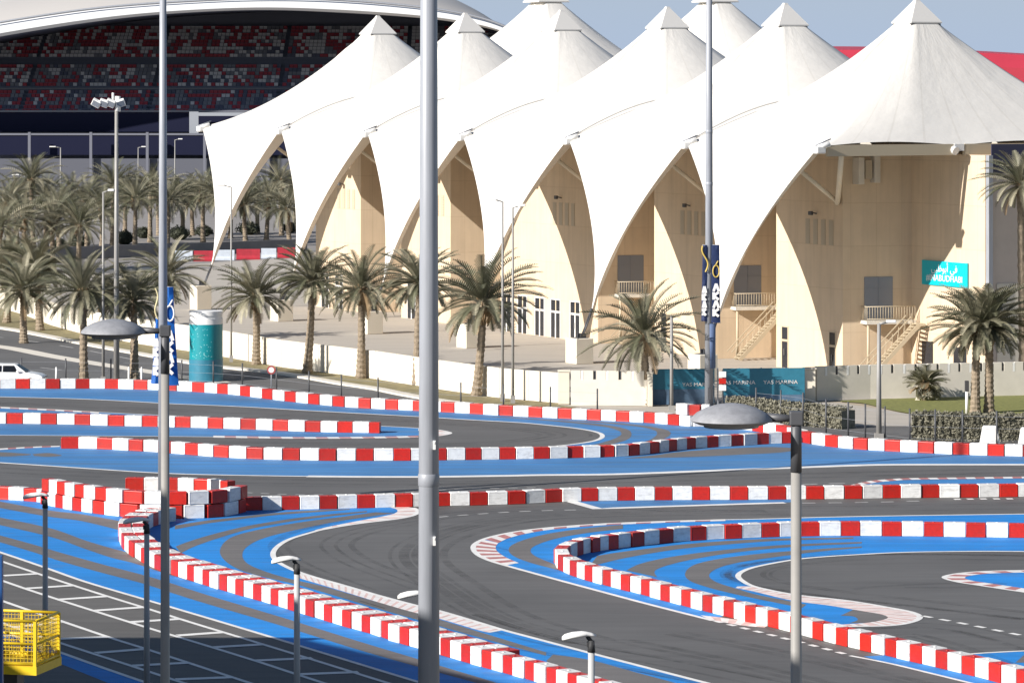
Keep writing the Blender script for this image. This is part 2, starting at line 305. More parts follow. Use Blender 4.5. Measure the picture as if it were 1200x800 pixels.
# bare asphalt strips left between the blue bands
bm = bmesh.new(); Z = 0.008
def gs(a, b): poly_bm(bm, SP(a)+SP(b)[::-1], Z)
gs([(-20, 584), (0, 587.4), (56, 597.6), (96, 602.4), (144, 611)], [(-20, 592), (0, 595), (56, 605), (96, 610.4), (144, 622)])
gs([(-20, 602), (0, 606), (60, 619), (100, 633), (130, 642), (158, 650), (190, 667), (230, 680)], [(-20, 611), (0, 615), (60, 629), (100, 643), (130, 653), (158, 660), (190, 670.5), (230, 682.5)])
gs([(-20, 621), (0, 627), (40, 638), (70, 647), (120, 661), (166, 673), (200, 683), (240, 696), (300, 714), (340, 726), (420, 751), (490, 772), (570, 796), (640, 817)], [(-20, 629), (0, 635), (40, 647), (70, 657), (120, 671), (166, 683), (200, 694), (240, 706.5), (300, 724), (340, 736), (420, 761), (490, 781), (570, 803), (640, 823)])
gs([(205, 615.5), (240, 610), (270, 606.6), (320, 601), (370, 597.6), (410, 596)], [(205, 620), (240, 613.6), (270, 609.6), (320, 603.6), (370, 599.8), (410, 597)])
gs([(206, 640), (222, 634), (250, 625.6), (290, 616), (340, 607.8), (380, 603), (430, 598.4)], [(212, 648), (228, 640), (258, 629.6), (294, 619.4), (342, 610.6), (382, 605.4), (430, 599.8)])
gs([(440, 600), (400, 605.4), (350, 612), (300, 621), (270, 630), (258, 643), (262, 655), (280, 667), (310, 676), (345, 684), (380, 694), (440, 712), (500, 729), (560, 746), (640, 768)], [(462, 601), (400, 610), (350, 620), (310, 630), (290, 640), (284, 650), (290, 660), (310, 669), (340, 678), (380, 687), (440, 704.5), (500, 721), (560, 739.5), (640, 764)])
gs([(648, 766.6), (692, 773), (740, 786), (800, 802)], [(640, 774), (660, 786), (720, 802), (780, 816)])
gs([(450, 712), (420, 703)], [(452, 713), (422, 704)])
# hairpin of line A
gs([(560, 487), (640, 491.6), (700, 496.6), (732, 502), (740, 508), (735, 515), (715, 521)], [(640, 492.6), (690, 497.4), (716, 501.6), (728, 507), (722, 513), (700, 520), (690, 521.6)])
gs([(640, 490.6), (720, 495.2), (770, 501), (786, 507), (776, 515), (752, 521)], [(700, 495), (740, 498.6), (764, 503), (770, 508), (762, 515), (742, 521)])
gs([(770, 533), (800, 529), (850, 525.6), (900, 523.6), (938, 525)], [(730, 537), (800, 535.6), (860, 533), (910, 530.4), (938, 527)])
gs([(-20, 529), (10, 530), (36, 532)], [(-20, 534), (10, 534.6), (36, 533)])
gs([(38, 532), (56, 530.6), (72, 533)], [(40, 534), (56, 535), (72, 534)])
# right island
gs([(730, 614.6), (680, 619.4), (640, 625.6), (612, 633), (597, 641), (600, 650), (620, 658.6), (655, 668), (700, 680.4)], [(730, 619.4), (690, 624), (655, 630), (632, 637), (622, 643.4), (626, 650.6), (645, 659), (668, 667.4), (705, 679)])
# right loop
gs([(700, 651), (724, 647), (760, 642.4), (800, 637.6), (860, 633), (920, 630.6), (1000, 629.4)], [(690, 664), (724, 655.4), (760, 648.6), (800, 642.6), (860, 637), (920, 633), (1000, 631)])
gs([(734, 668), (750, 660.4), (780, 653.4), (820, 647.4), (870, 642), (930, 637.6), (1010, 634.6)], [(770, 676), (768, 668), (790, 660), (830, 651.8), (876, 645.4), (934, 640.2), (1010, 636.4)])
gs([(1010, 640), (960, 643), (900, 647.6), (850, 653.4), (815, 661), (803, 671), (808, 680), (830, 688), (860, 695.6), (900, 704), (940, 712)], [(1010, 641.6), (960, 646), (900, 653.6), (860, 660), (838, 667), (831, 674.6), (840, 682), (865, 690), (885, 696), (915, 702), (945, 708)])
gs([(1000, 714), (1030, 719), (1044, 724), (1030, 729)], [(985, 721), (1000, 722), (1005, 726), (995, 730)])
gs([(1200, 767), (1240, 765)], [(1190, 776), (1240, 776)])
struct('bare_track_strips', bm, M_grey)

# white edge lines
bm = bmesh.new(); Z = 0.013
strip_bm(bm, SA[:iA+1], 0.30, Z); strip_bm(bm, SD[:49], 0.34, Z); strip_bm(bm, SD[48:], 0.85, Z); strip_bm(bm, SF[8:], 0.26, Z); strip_bm(bm, SH, 0.26, Z); strip_bm(bm, SJ, 0.26, Z)
strip_bm(bm, SP(isl1), 0.22, Z)
strip_bm(bm, [(668, 587), (700, 596), (720, 595.2), (820, 592), (890, 589.8), (920, 589)], 0.6, Z)
strip_bm(bm, SP(isl6), 0.2, Z)
strip_bm(bm, SP([(996, 768), (1042, 777), (1088, 788), (1137, 800), (1235, 824)]), 0.2, Z)
strip_bm(bm, SP([(1128, 766.8), (1160, 764.4), (1230, 761)]), 0.22, Z)
for l in (L1, L2, L3, L4, L5, L6): strip_bm(bm, SP(l), 0.22, Z+0.004)
for a, b in [((4, 674.6), (42, 672.4)), ((30, 689.6), (86, 686)), ((70, 702.4), (127, 698.6)), ((112, 715.4), (168, 711.4)), ((151, 729), (208, 725.4)), ((208, 744.6), (264, 740.6)), ((250, 758.4), (310, 754.8)), ((298, 774), (366, 771)), ((350, 790), (420, 787.4)),
             ((14, 735), (70, 729)), ((56, 749), (126, 746.4)), ((112, 765), (170, 760.4)), ((156, 780), (222, 776.4)), ((206, 796), (274, 793.4))]:
    strip_bm(bm, [a, b], 0.5, Z+0.008)
struct('white_painted_lines', bm, M_line)
bm = bmesh.new(); Z = 0.013
strip_bm(bm, SP([(286, 577), (352, 579.6), (420, 578.6), (480, 576.6), (540, 573), (640, 571)]), 0.24, Z, dash=(0.5, 0.5))
strip_bm(bm, SP([(514, 605.8), (560, 602.2), (620, 598.8), (698, 596.8)]), 0.3, Z, dash=(0.6, 0.6))
strip_bm(bm, SP([(940, 589.4), (1020, 588.4), (1100, 586.4)]), 0.3, Z, dash=(0.7, 0.7))
strip_bm(bm, SP([(880, 571), (960, 567), (1000, 566)]), 0.3, Z, dash=(0.9, 0.7))
struct('worn_dashed_lines', bm, M_line2)
bm = bmesh.new()
strip_bm(bm, SP([(1118, 585), (1150, 584.6), (1188, 584.4)]), 0.5, Z+0.004, dash=(0.35, 0.35))
strip_bm(bm, SP([(838, 727.4), (851, 730.6), (923, 748.6), (941, 753), (996, 767.6)]), 0.26, Z, dash=(0.55, 0.5))
strip_bm(bm, SP([(1081, 721.4), (1140, 732.6), (1230, 751)]), 0.26, Z, dash=(0.6, 0.55))
struct('white_dashed_lines', bm, M_line)

# rumble kerbs
bm = bmesh.new(); Z = 0.0105
KM = [M_kwht, M_kred, M_kpink, M_line]
def off(path, dx, dy): return [(x+dx, y+dy) for x, y in path]
band_bm(bm, [(-20, 475.6), (18, 477.4), (64, 479.6), (116, 482.6)], [(-20, 477.4), (18, 479.2), (64, 481.4), (116, 484.4)], Z, 13, (0, 1))
band_bm(bm, [(250, 510.4), (360, 512), (470, 511), (500, 509.4)], [(250, 512.6), (360, 514), (470, 513), (505, 511.6)], Z, 19, (0, 1))
band_bm(bm, [(490, 502.6), (512, 503.4), (527, 507.4), (512, 511), (490, 512.4)], [(490, 504.4), (502, 505.4), (508, 507.4), (502, 509.4), (490, 510.6)], Z, 8, (0, 0, 2))
band_bm(bm, [(-20, 526.6), (0, 525.4), (28, 523.8), (50, 522.8), (70, 522.2)], [(-20, 528.2), (0, 527), (28, 525.2), (50, 524.2), (70, 523.4)], Z, 9, (0, 1))
band_bm(bm, [(996, 568.4), (1020, 563.2), (1050, 560.8), (1075, 559.9), (1230, 558)], [(1000, 570), (1024, 565.6), (1050, 563), (1075, 561.8), (1230, 560)], Z, 25, (0, 1))
band_bm(bm, [(364, 624), (380, 620), (420, 613.4), (460, 608.6), (480, 605), (489, 601), (488, 597), (480, 594), (466, 593)], [(370, 620.8), (386, 616.8), (424, 609.4), (446, 605.4), (462, 601.6), (466, 598.4), (463, 595.8), (458, 594.6)], Z, 24, (0, 2, 0))
band_bm(bm, [(348, 669.4), (368, 676), (400, 685), (440, 696.6), (480, 707.4), (516, 716), (560, 729), (590, 738)], [(352, 677.6), (368, 682.4), (400, 692), (440, 704.4), (480, 716), (516, 725), (560, 738), (574, 741)], Z, 80, (2, 0, 0))
hp = [(850, 608.2), (820, 609), (790, 609.8), (762, 610.8), (734, 611.8), (710, 612.8), (670, 615.4), (640, 617.8), (610, 621.4), (584, 626.4), (568, 631.6)]
band_bm(bm, hp, [(850, 610.2), (820, 611), (790, 611.8), (762, 613), (734, 614), (710, 615), (670, 618), (640, 621), (614, 625.6), (594, 631), (584, 636)], Z, 20, (0, 1))
band_bm(bm, [(566, 632), (556, 638), (555, 644), (561, 650.5), (574, 656.6), (592, 662.2)], [(584, 636), (581, 640), (582, 645), (588, 650), (596, 654.4), (608, 659.4)], Z, 13, (0, 1))
band_bm(bm, [(864, 687), (886, 687.6), (928, 696.2), (970, 701), (1000, 704.6), (1042, 711.8), (1068, 717), (1078, 722.6), (1069, 728.4), (1042, 732.8), (986, 734)], [(862, 688.6), (884, 693), (928, 703.4), (970, 709), (1000, 714), (1030, 719), (1040, 722.4), (1038, 725), (1026, 728), (1010, 730), (985, 731.6)], Z, 70, (0, 2, 0, 2, 2))
band_bm(bm, [(821, 720.6), (850, 724), (880, 729), (898, 733.4)], [(832, 726), (846, 728.6), (872, 733), (896, 735)], Z, 8, (0, 2))
band_bm(bm, [(1230, 667.4), (1200, 668), (1160, 669), (1136, 670.4), (1116, 672.8), (1106, 676.4), (1120, 681.2), (1150, 686), (1180, 690.6), (1230, 698)], [(1230, 670), (1180, 671), (1156, 672), (1138, 674), (1130, 676.6), (1138, 680), (1158, 683), (1188, 687.4), (1230, 693.4)], Z, 19, (0, 1))
struct('rumble_kerb', bm, KM)

# tyre skid marks on the track
bm = bmesh.new(); Z = 0.006
M_skid = mat('skid_rubber', (0.045, 0.044, 0.044), 0.75, noise=0.5, nscale=1.5, dark=(0.075, 0.073, 0.072))
nt = M_skid.node_tree; b_ = nt.nodes['Principled BSDF']; tc_ = nt.nodes.new('ShaderNodeTexCoord'); n_ = nt.nodes.new('ShaderNodeTexNoise'); n_.inputs['Scale'].default_value = 0.35; n_.inputs['Detail'].default_value = 8; n_.inputs['Roughness'].default_value = .75
nt.links.new(tc_.outputs['Object'], n_.inputs['Vector']); r_ = nt.nodes.new('ShaderNodeMapRange'); r_.inputs['From Min'].default_value = .38; r_.inputs['From Max'].default_value = .66; r_.inputs['To Max'].default_value = .30; nt.links.new(n_.outputs['Fac'], r_.inputs[0]); nt.links.new(r_.outputs[0], b_.inputs['Alpha'])
rs = random.Random(4)
LN = [[(470, 690), (400, 664), (372, 648), (366, 636), (392, 623), (450, 611), (540, 598), (700, 590), (900, 598), (1230, 594)],
      [(1230, 615), (1230, 615)], [(520, 722), (620, 752), (760, 778), (900, 806)], [(700, 752), (600, 722), (530, 680), (500, 655), (510, 636), (560, 618), (640, 606), (760, 602), (900, 600)],
      [(1230, 720), (1100, 705), (1000, 694), (930, 684), (900, 674), (920, 664), (1000, 656), (1100, 655), (1230, 657)],
      [(1230, 552), (900, 560), (600, 567), (300, 565), (-20, 552)], [(-20, 471), (200, 480), (400, 489), (560, 498), (640, 506), (640, 513), (540, 521), (300, 519), (-20, 517)], [(1230, 780), (1150, 752), (1080, 738), (1000, 742)], [(760, 745), (900, 772), (1100, 818)]]
for a in LN:
    if a[0] == a[1]: continue
    for q in range(5):
        o_ = rs.uniform(-2.2, 2.2); strip_bm(bm, spline(a, 10), rs.uniform(.15, .55), Z+q*0.0003, off=o_)
for a in [[(1000, 690), (1040, 686), (1090, 684), (1140, 683), (1180, 684)], [(1060, 688), (1110, 688), (1160, 686)], [(500, 568), (560, 566), (640, 568)]]:
    strip_bm(bm, SP(a), 0.45, Z)
for a in [[(560, 640), (640, 660), (760, 700), (900, 742), (1000, 780)]]:
    strip_bm(bm, SP(a), 0.25, Z, off=0.6)
struct('skid_marks', bm, M_skid)

# plaza, roads, lawn beyond the track
bm = bmesh.new(); poly_bm(bm, [(-30, 352), (5, 362), (26, 368), (60, 381), (100, 392), (170, 404), (240, 414), (330, 430), (440, 444), (515, 456), (585, 466), (655, 472), (760, 475), (955, 470), (1500, 455), (1500, 300), (700, 250), (360, 300), (100, 318), (-60, 330)], -0.010); struct('plaza', bm, M_pave)
bm = bmesh.new(); poly_bm(bm, [(-400, 320), (100, 319), (360, 301), (420, 262), (420, 210), (-800, 210)], -0.014); struct('car_park', bm, M_carpark)
road_far = [(-120, 371), (0, 384.6), (50, 393.4), (100, 403.4), (150, 412.6), (240, 428), (310, 436), (360, 443), (400, 450), (440, 456), (480, 464), (530, 472), (600, 479), (700, 483)]
bm = bmesh.new(); poly_bm(bm, road_far+[(760, 480), (960, 476), (1100, 500), (1300, 512), (1300, 560), (1200, 545), (-300, 545), (-400, 420)], -0.006); struct('road', bm, M_road)
bm = bmesh.new(); poly_bm(bm, [(-120, 350), (5, 362.4), (26, 368.4), (60, 381.4), (100, 392.4), (170, 404.4), (240, 414.4), (330, 430.4), (440, 444.4), (515, 456.4), (585, 466.4), (655, 472.6), (700, 483)]+road_far[::-1], -0.004); struct('verge', bm, M_verge)
bm = bmesh.new(); P = SP(road_far[:-1])
strip_bm(bm, P, 0.9, 0.12)
for i in range(len(P)-1):
    a, b = G(*P[i]), G(*P[i+1]); t = (b-a); n = Vector((t.y, -t.x, 0)).normalized()*0.45
    if n.y > 0: n = -n
    vs = [bm.verts.new(q) for q in (a+n+Vector((0, 0, -.006)), b+n+Vector((0, 0, -.006)), b+n+Vector((0, 0, .12)), a+n+Vector((0, 0, .12)))]
    bm.faces.new(vs)
struct('road_kerb', bm, M_conc)
bm = bmesh.new(); strip_bm(bm, SP([(-120, 392), (0, 406), (60, 417), (120, 427), (180, 436), (260, 448)]), 1.6, 0.002); struct('road_median', bm, M_conc)
bm = bmesh.new()
for a in [[(-60, 388), (60, 403), (160, 422)], [(-60, 418), (60, 432), (130, 440)]]: strip_bm(bm, SP(a), 0.25, 0.002, dash=(3, 4))
struct('road_markings', bm, M_line2)
bm = bmesh.new(); poly_bm(bm, SP([(985, 470.6), (1010, 472.6), (1030, 477), (1060, 483.6), (1100, 487), (1230, 488)])+[(1400, 488), (1400, 458), (1200, 463.4), (1075, 466.4), (985, 469.4)], 0.03); struct('lawn', bm, M_lawn)
bm = bmesh.new(); poly_bm(bm, [(650, 474), (760, 476.4), (960, 471), (984, 471.6), (1030, 478.6), (1070, 486), (1072, 499), (1000, 499), (975, 494), (900, 486), (760, 486)], 0.0); struct('pavement', bm, M_pave)

# ------------------------------------------------------------------ barrier blocks
def block_mesh(name, m):
    bm = bmesh.new()
    box(bm, (-0.495, -0.3, 0.0), (0.495, 0.3, 0.69), bev=0.035)
    fl = [f for f in bm.faces if abs(f.normal.y) > 0.99 and f.calc_area() > 0.2]
    bmesh.ops.inset_region(bm, faces=fl, thickness=0.07, depth=-0.007)
    for f in bm.faces: f.smooth = False
    lathe(bm, [(0.0, 0.715), (0.055, 0.712), (0.07, 0.70), (0.07, 0.688)], 10)
    o = obj(name, bm, [m, M_black]); me = o.data; bpy.data.objects.remove(o)
    return me
def scuff(m, col):
    nt = m.node_tree; L = nt.links.new; b = nt.nodes['Principled BSDF']; src = b.inputs['Base Color'].links[0].from_socket
    tc = nt.nodes.new('ShaderNodeTexCoord'); oi = nt.nodes.new('ShaderNodeObjectInfo'); cb = nt.nodes.new('ShaderNodeVectorMath'); cb.operation = 'MULTIPLY_ADD'
    L(oi.outputs['Random'], cb.inputs[0]); cb.inputs[1].default_value = (37, 19, 53); L(tc.outputs['Object'], cb.inputs[2])
    mp = nt.nodes.new('ShaderNodeMapping'); mp.inputs['Scale'].default_value = (1.3, 1.3, 4.5); L(cb.outputs[0], mp.inputs[0])
    n = nt.nodes.new('ShaderNodeTexNoise'); n.inputs['Scale'].default_value = 1.6; n.inputs['Detail'].default_value = 7; n.inputs['Roughness'].default_value = 0.7; L(mp.outputs[0], n.inputs['Vector'])
    r = nt.nodes.new('ShaderNodeMapRange'); r.inputs['From Min'].default_value = 0.50; r.inputs['From Max'].default_value = 0.74; r.inputs['To Max'].default_value = 0.7; L(n.outputs['Fac'], r.inputs[0])
    mx = nt.nodes.new('ShaderNodeMix'); mx.data_type = 'RGBA'; L(r.outputs[0], mx.inputs[0]); L(src, mx.inputs[6]); mx.inputs[7].default_value = (*col, 1); L(mx.outputs[2], b.inputs['Base Color'])
scuff(M_wht, (0.36, 0.35, 0.34)); scuff(M_red, (0.27, 0.03, 0.02))
MB = {'red': block_mesh('red_barrier_block', M_red), 'white': block_mesh('white_barrier_block', M_wht)}
NB = 0
def lay_row(path, pitch, where, grp, start='red', z=0.0, shift=0.0, phase=0.0, hs=1.0, skip=None):
    """blocks end to end along a traced ground line; pitch = [(arc fraction, pixels per block)]"""
    global NB
    P = spline(path, 12); L = [0.0]
    for a, b in zip(P, P[1:]): L.append(L[-1]+math.hypot(b[0]-a[0], b[1]-a[1]))
    def at(s):
        s = min(max(s, 0), L[-1]); i = 0
        lo, hi = 0, len(L)-2
        while lo < hi:
            m_ = (lo+hi+1)//2
            if L[m_] <= s: lo = m_
            else: hi = m_-1
        i = lo; t = (s-L[i])/max(1e-9, L[i+1]-L[i])
        return P[i][0]+(P[i+1][0]-P[i][0])*t, P[i][1]+(P[i+1][1]-P[i][1])*t
    def pit(s):
        x = at(s)[0] if pitch[0][0] >= 0 else s
        if pitch[0][0] < 0: x = s; pp = [(max(a, 0), b) for a, b in pitch]
        else: pp = pitch
        if x <= pp[0][0]: return pp[0][1]
        for (a, b), (c, d) in zip(pp, pp[1:]):
            if a <= x <= c: return b+(d-b)*(x-a)/(c-a)
        return pp[-1][1]
    s, k = phase, 0
    while s < L[-1]-4:
        isr = (k % 2 == 0) == (start == 'red')
        p = pit(s)*(0.94 if isr else 1.06); e = min(s+p, L[-1])
        A, B = G(*at(s)), G(*at(e)); t = B-A; ln = t.length
        if ln > 0.25:
            ang = math.atan2(t.y, t.x)
            n = Vector((-t.y, t.x, 0)).normalized()
            c = 'red' if (k % 2 == 0) == (start == 'red') else 'white'
            o = bpy.data.objects.new(c+'_barrier_block', MB[c]); C.objects.link(o)
            mid = (A+B)/2 + n*shift
            mid = mid + n*random.gauss(0, 0.022)
            o.location = (mid.x, mid.y, z)
            o.rotation_euler = (0, 0, ang+random.gauss(0, .016)+(math.pi if random.random() < .5 else 0))
            o.scale = (ln*0.985, random.uniform(.985, 1.015), hs*((0.965 if isr else 1.0)+0.006*(k % 3)+random.uniform(0, .003)))
            tag(o, ('red' if c == 'red' else 'white')+' plastic barrier block '+where, 'barrier block', c+' '+grp)
            NB += 1
        s = e; k += 1
lay_row(row1, [(0, 17.6), (215, 17.2), (245, 14), (300, 13), (340, 13.6), (400, 15), (480, 16.4), (560, 17.3), (720, 17), (760, 14.6), (812, 14)], 'in the farthest row on the left, along the road', 'blocks of the farthest left row', phase=4.5, start='white')
lay_row(row1b, [(812, 15), (905, 14), (970, 15.5), (1010, 18), (1060, 20), (1200, 20.6)], 'in the row before the clipped hedge on the right', 'blocks of the row before the hedge', start='white')
lay_row(row2, [(0, 20.2), (200, 19.4), (446, 18.3)], 'in the short straight row on the left, second from the road', 'blocks of the short left row', start='white', phase=6)
lay_row(row3, [(72, 22.5), (115, 20), (165, 17), (215, 15.6), (258, 18.6), (300, 20.8), (440, 21.8), (552, 20), (672, 19.6), (710, 16), (738, 12.4), (770, 10), (800, 12), (834, 14.6), (930, 15.4)], 'in the long curving row below the round street lamp', 'blocks of the long curving row')
lay_row(row4, [(286, 22), (560, 22), (640, 21.3), (742, 22), (1008, 22.4), (1200, 23.2)], 'in the long straight row across the middle', 'blocks of the long middle row')
lay_row(row5[:16], [(690, 9.5), (724, 13), (750, 16), (782, 18), (818, 20), (858, 21), (900, 22.6), (948, 24), (1184, 25)], 'in the far arm of the right hairpin', 'blocks of the right hairpin far arm', start='white', phase=8)
lay_row(row5[15:], [(650, 6.5), (683, 9.4), (703, 11), (772, 12.4), (849, 13), (953, 14), (1067, 15.4), (1192, 16.6)], 'in the near arm of the right hairpin', 'blocks of the right hairpin near arm', start='red')
pr6 = [(-1, 9), (18, 8), (40, 5.6), (62, 6), (85, 9), (120, 9.6), (200, 10.4), (300, 11), (420, 12.4), (600, 13.2)]
lay_row(row6, pr6, 'in the front line of the curving double row on the left', 'blocks of the double row front line', start='white')
in6 = [(190+26, 612.5), (193, 615), (180, 619), (173, 624), (171, 630), (173, 636), (180, 643)]
lay_row(row6[:-5], pr6, 'in the back line of the curving double row on the left', 'blocks of the double row back line', shift=0.64, start='white', z=0.0)
# two-high stack round the mast foot
stk = [(53, 590), (72, 594), (95, 598), (120, 601.6), (150, 605), (176, 606.6), (202, 607), (226, 606.8), (252, 605.4), (270, 602.6), (285, 598.4)]
stp = [(53, 8.6), (72, 10), (95, 11.4), (120, 15), (150, 24), (202, 24.5), (250, 20), (270, 9), (285, 7)]
lay_row([(-20, 583.6), (0, 584.4), (20, 585.4), (53, 588)], [(0, 17), (60, 16)], 'in the single row at the left edge', 'blocks of the left edge row', start='white')
lay_row(stk, stp, 'in the lower tier of the two-high stack', 'blocks of the stack lower tier')
lay_row(stk, stp, 'in the upper tier of the two-high stack', 'blocks of the stack upper tier', z=0.715, phase=1.6, hs=0.95)
bk = [(148, 590), (172, 590.4), (197, 590.6), (213, 591), (236, 592), (256, 593), (272, 594.5)]
lay_row(bk, [(148, 23), (197, 19), (236, 17), (272, 14)], 'in the lower tier of the stack behind the tall mast', 'blocks of the rear stack lower tier', start='white')
lay_row(bk, [(148, 23), (197, 19), (236, 17), (272, 14)], 'in the upper tier of the stack behind the tall mast', 'blocks of the rear stack upper tier', z=0.715)
lay_row([(796, 498), (812, 499.6), (832, 500)], [(796, 13), (830, 14)], 'perched on top of the far row beside the round lamp', 'blocks perched on the far row', start='white', z=0.725)

# ------------------------------------------------------------------ tent pavilion geometry
O_ = Vector((-29.5, 365.0, 0)); U = Vector((.458, -.889, 0)); W = Vector((.889, .458, 0)); BAY = 19.0
def UW(u, w, z=0.0): return O_ + U*u + W*w + Vector((0, 0, z))
ANG = math.atan2(U.y, U.x)
TIPZ, CORZ, RINGZ, RWC = 3.7, 17.2, 26.2, 18.5
def edge_pts(n=22):
    """front edge from left corner over the tip to right corner (u, w, z)"""
    out = []
    for k in range(-n, n+1):
        h = abs(k)/n; hw = 9.46*math.copysign(h**1.35, k)
        q = abs(hw)/9.46
        z = TIPZ + (CORZ-TIPZ)*q**0.56
        w = 0.9 + 3.1*q**0.55
        out.append((hw, w, z, 1-q))
    return out
def tent_mesh(free_left, free_right):
    bm = bmesh.new()
    B = edge_pts()
    def side(sgn, free):
        o = []
        for k in range(1, 28):
            w = 4+28*k/28.0
            z = CORZ + (0.30*abs(math.sin(math.pi*(w-4)/12.0)) if free else 3.6*math.sin(math.pi*(w-4)/28))
            bulge = -0.25*abs(math.sin(math.pi*(w-4)/12.0)) if free else 0
            o.append((sgn*(9.46+bulge), w, z, 0))
        return o
    back = [(-u, 36-w, z, f) for u, w, z, f in edge_pts()]
    ring = B + side(1, free_right) + back + side(-1, free_left)[::-1]
    n = len(ring); T = 22
    grid = []
    for (u, w, z, front) in ring:
        du, dw = u, w-RWC; a = math.atan2(dw, du)
        r = 1.28/max(abs(math.cos(a)), abs(math.sin(a))); r = min(r, 1.62)
        ru, rw = r*math.cos(a), RWC+r*math.sin(a)
        k0 = -0.60 + 0.34*min(1, max(0, (w-4)/8.0)); kk = k0 + (0.62-k0)*min(1, max(0, (CORZ-z)/(CORZ-TIPZ)))
        col = []
        for j in range(T+1):
            t = j/T
            h = t + kk*t*(1-t)
            col.append(bm.verts.new((u+(ru-u)*t, w+(rw-w)*t, z+(RINGZ-z)*h)))
        grid.append(col)
    uvl = bm.loops.layers.uv.new('UVMap')
    for i in range(n):
        A, Bc = grid[i], grid[(i+1) % n]
        for j in range(T):
            f = bm.faces.new((A[j], Bc[j], Bc[j+1], A[j+1])); f.smooth = True
            for l, (x, y) in zip(f.loops, ((i, j), (i+1, j), (i+1, j+1), (i, j+1))): l[uvl].uv = (x/n, y/T)
    return bm
# membrane with faint welded seams running up to the peak
def membrane():
    m = M_tent; nt = m.node_tree; L = nt.links.new; b = nt.nodes['Principled BSDF']
    uv = nt.nodes.new('ShaderNodeUVMap'); sx = nt.nodes.new('ShaderNodeSeparateXYZ'); L(uv.outputs[0], sx.inputs[0])
    mu = nt.nodes.new('ShaderNodeMath'); mu.operation = 'MULTIPLY'; mu.inputs[1].default_value = 46; L(sx.outputs[0], mu.inputs[0])
    fr = nt.nodes.new('ShaderNodeMath'); fr.operation = 'FRACT'; L(mu.outputs[0], fr.inputs[0])
    gt = nt.nodes.new('ShaderNodeMath'); gt.operation = 'GREATER_THAN'; gt.inputs[1].default_value = 0.93; L(fr.outputs[0], gt.inputs[0])
    mx = nt.nodes.new('ShaderNodeMix'); mx.data_type = 'RGBA'; mx.blend_type = 'MULTIPLY'
    src = b.inputs['Base Color'].links[0].from_socket
    L(gt.outputs[0], mx.inputs[0]); L(src, mx.inputs[6]); mx.inputs[7].default_value = (0.935, 0.93, 0.92, 1); L(mx.outputs[2], b.inputs['Base Color'])
    n2 = nt.nodes.new('ShaderNodeTexNoise'); n2.inputs['Scale'].default_value = 26; n2.inputs['Detail'].default_value = 3
    mp = nt.nodes.new('ShaderNodeMapping'); mp.inputs['Scale'].default_value = (3.0, 0.35, 1); L(uv.outputs[0], mp.inputs[0]); L(mp.outputs[0], n2.inputs['Vector'])
    bp = nt.nodes.new('ShaderNodeBump'); bp.inputs['Strength'].default_value = 0.2; bp.inputs['Distance'].default_value = 0.2; L(n2.outputs['Fac'], bp.inputs['Height']); L(bp.outputs[0], b.inputs['Normal'])
membrane()
def cap_bm(bm, c, a=1.37):
    z0 = RINGZ-0.02
    lo = [(-a, -a), (a, -a), (a, a), (-a, a)]
    v0 = [bm.verts.new((c[0]+x, c[1]+y, z0)) for x, y in lo]
    v1 = [bm.verts.new((c[0]+x, c[1]+y, z0+0.10)) for x, y in lo]
    v2 = [bm.verts.new((c[0]+x*0.16, c[1]+y*0.16, z0+1.66)) for x, y in lo]
    v3 = [bm.verts.new((c[0]+x*0.10, c[1]+y*0.10, z0+1.84)) for x, y in lo]
    for A, B in ((v0, v1), (v1, v2), (v2, v3)):
        for k in range(4): bm.faces.new((A[k], A[(k+1) % 4], B[(k+1) % 4], B[k]))
    bm.faces.new(v3); bm.faces.new(v0[::-1])
tlab = ['leftmost white peaked tent, before the dark grandstand', 'white peaked tent second from the left', 'white peaked tent third from the left, behind the thick mast', 'white peaked tent fourth from the left, above the glazed doors', 'white peaked tent fifth from the left, behind the navy banner mast', 'largest and nearest white peaked tent, at the right above the teal sign']
inner = None
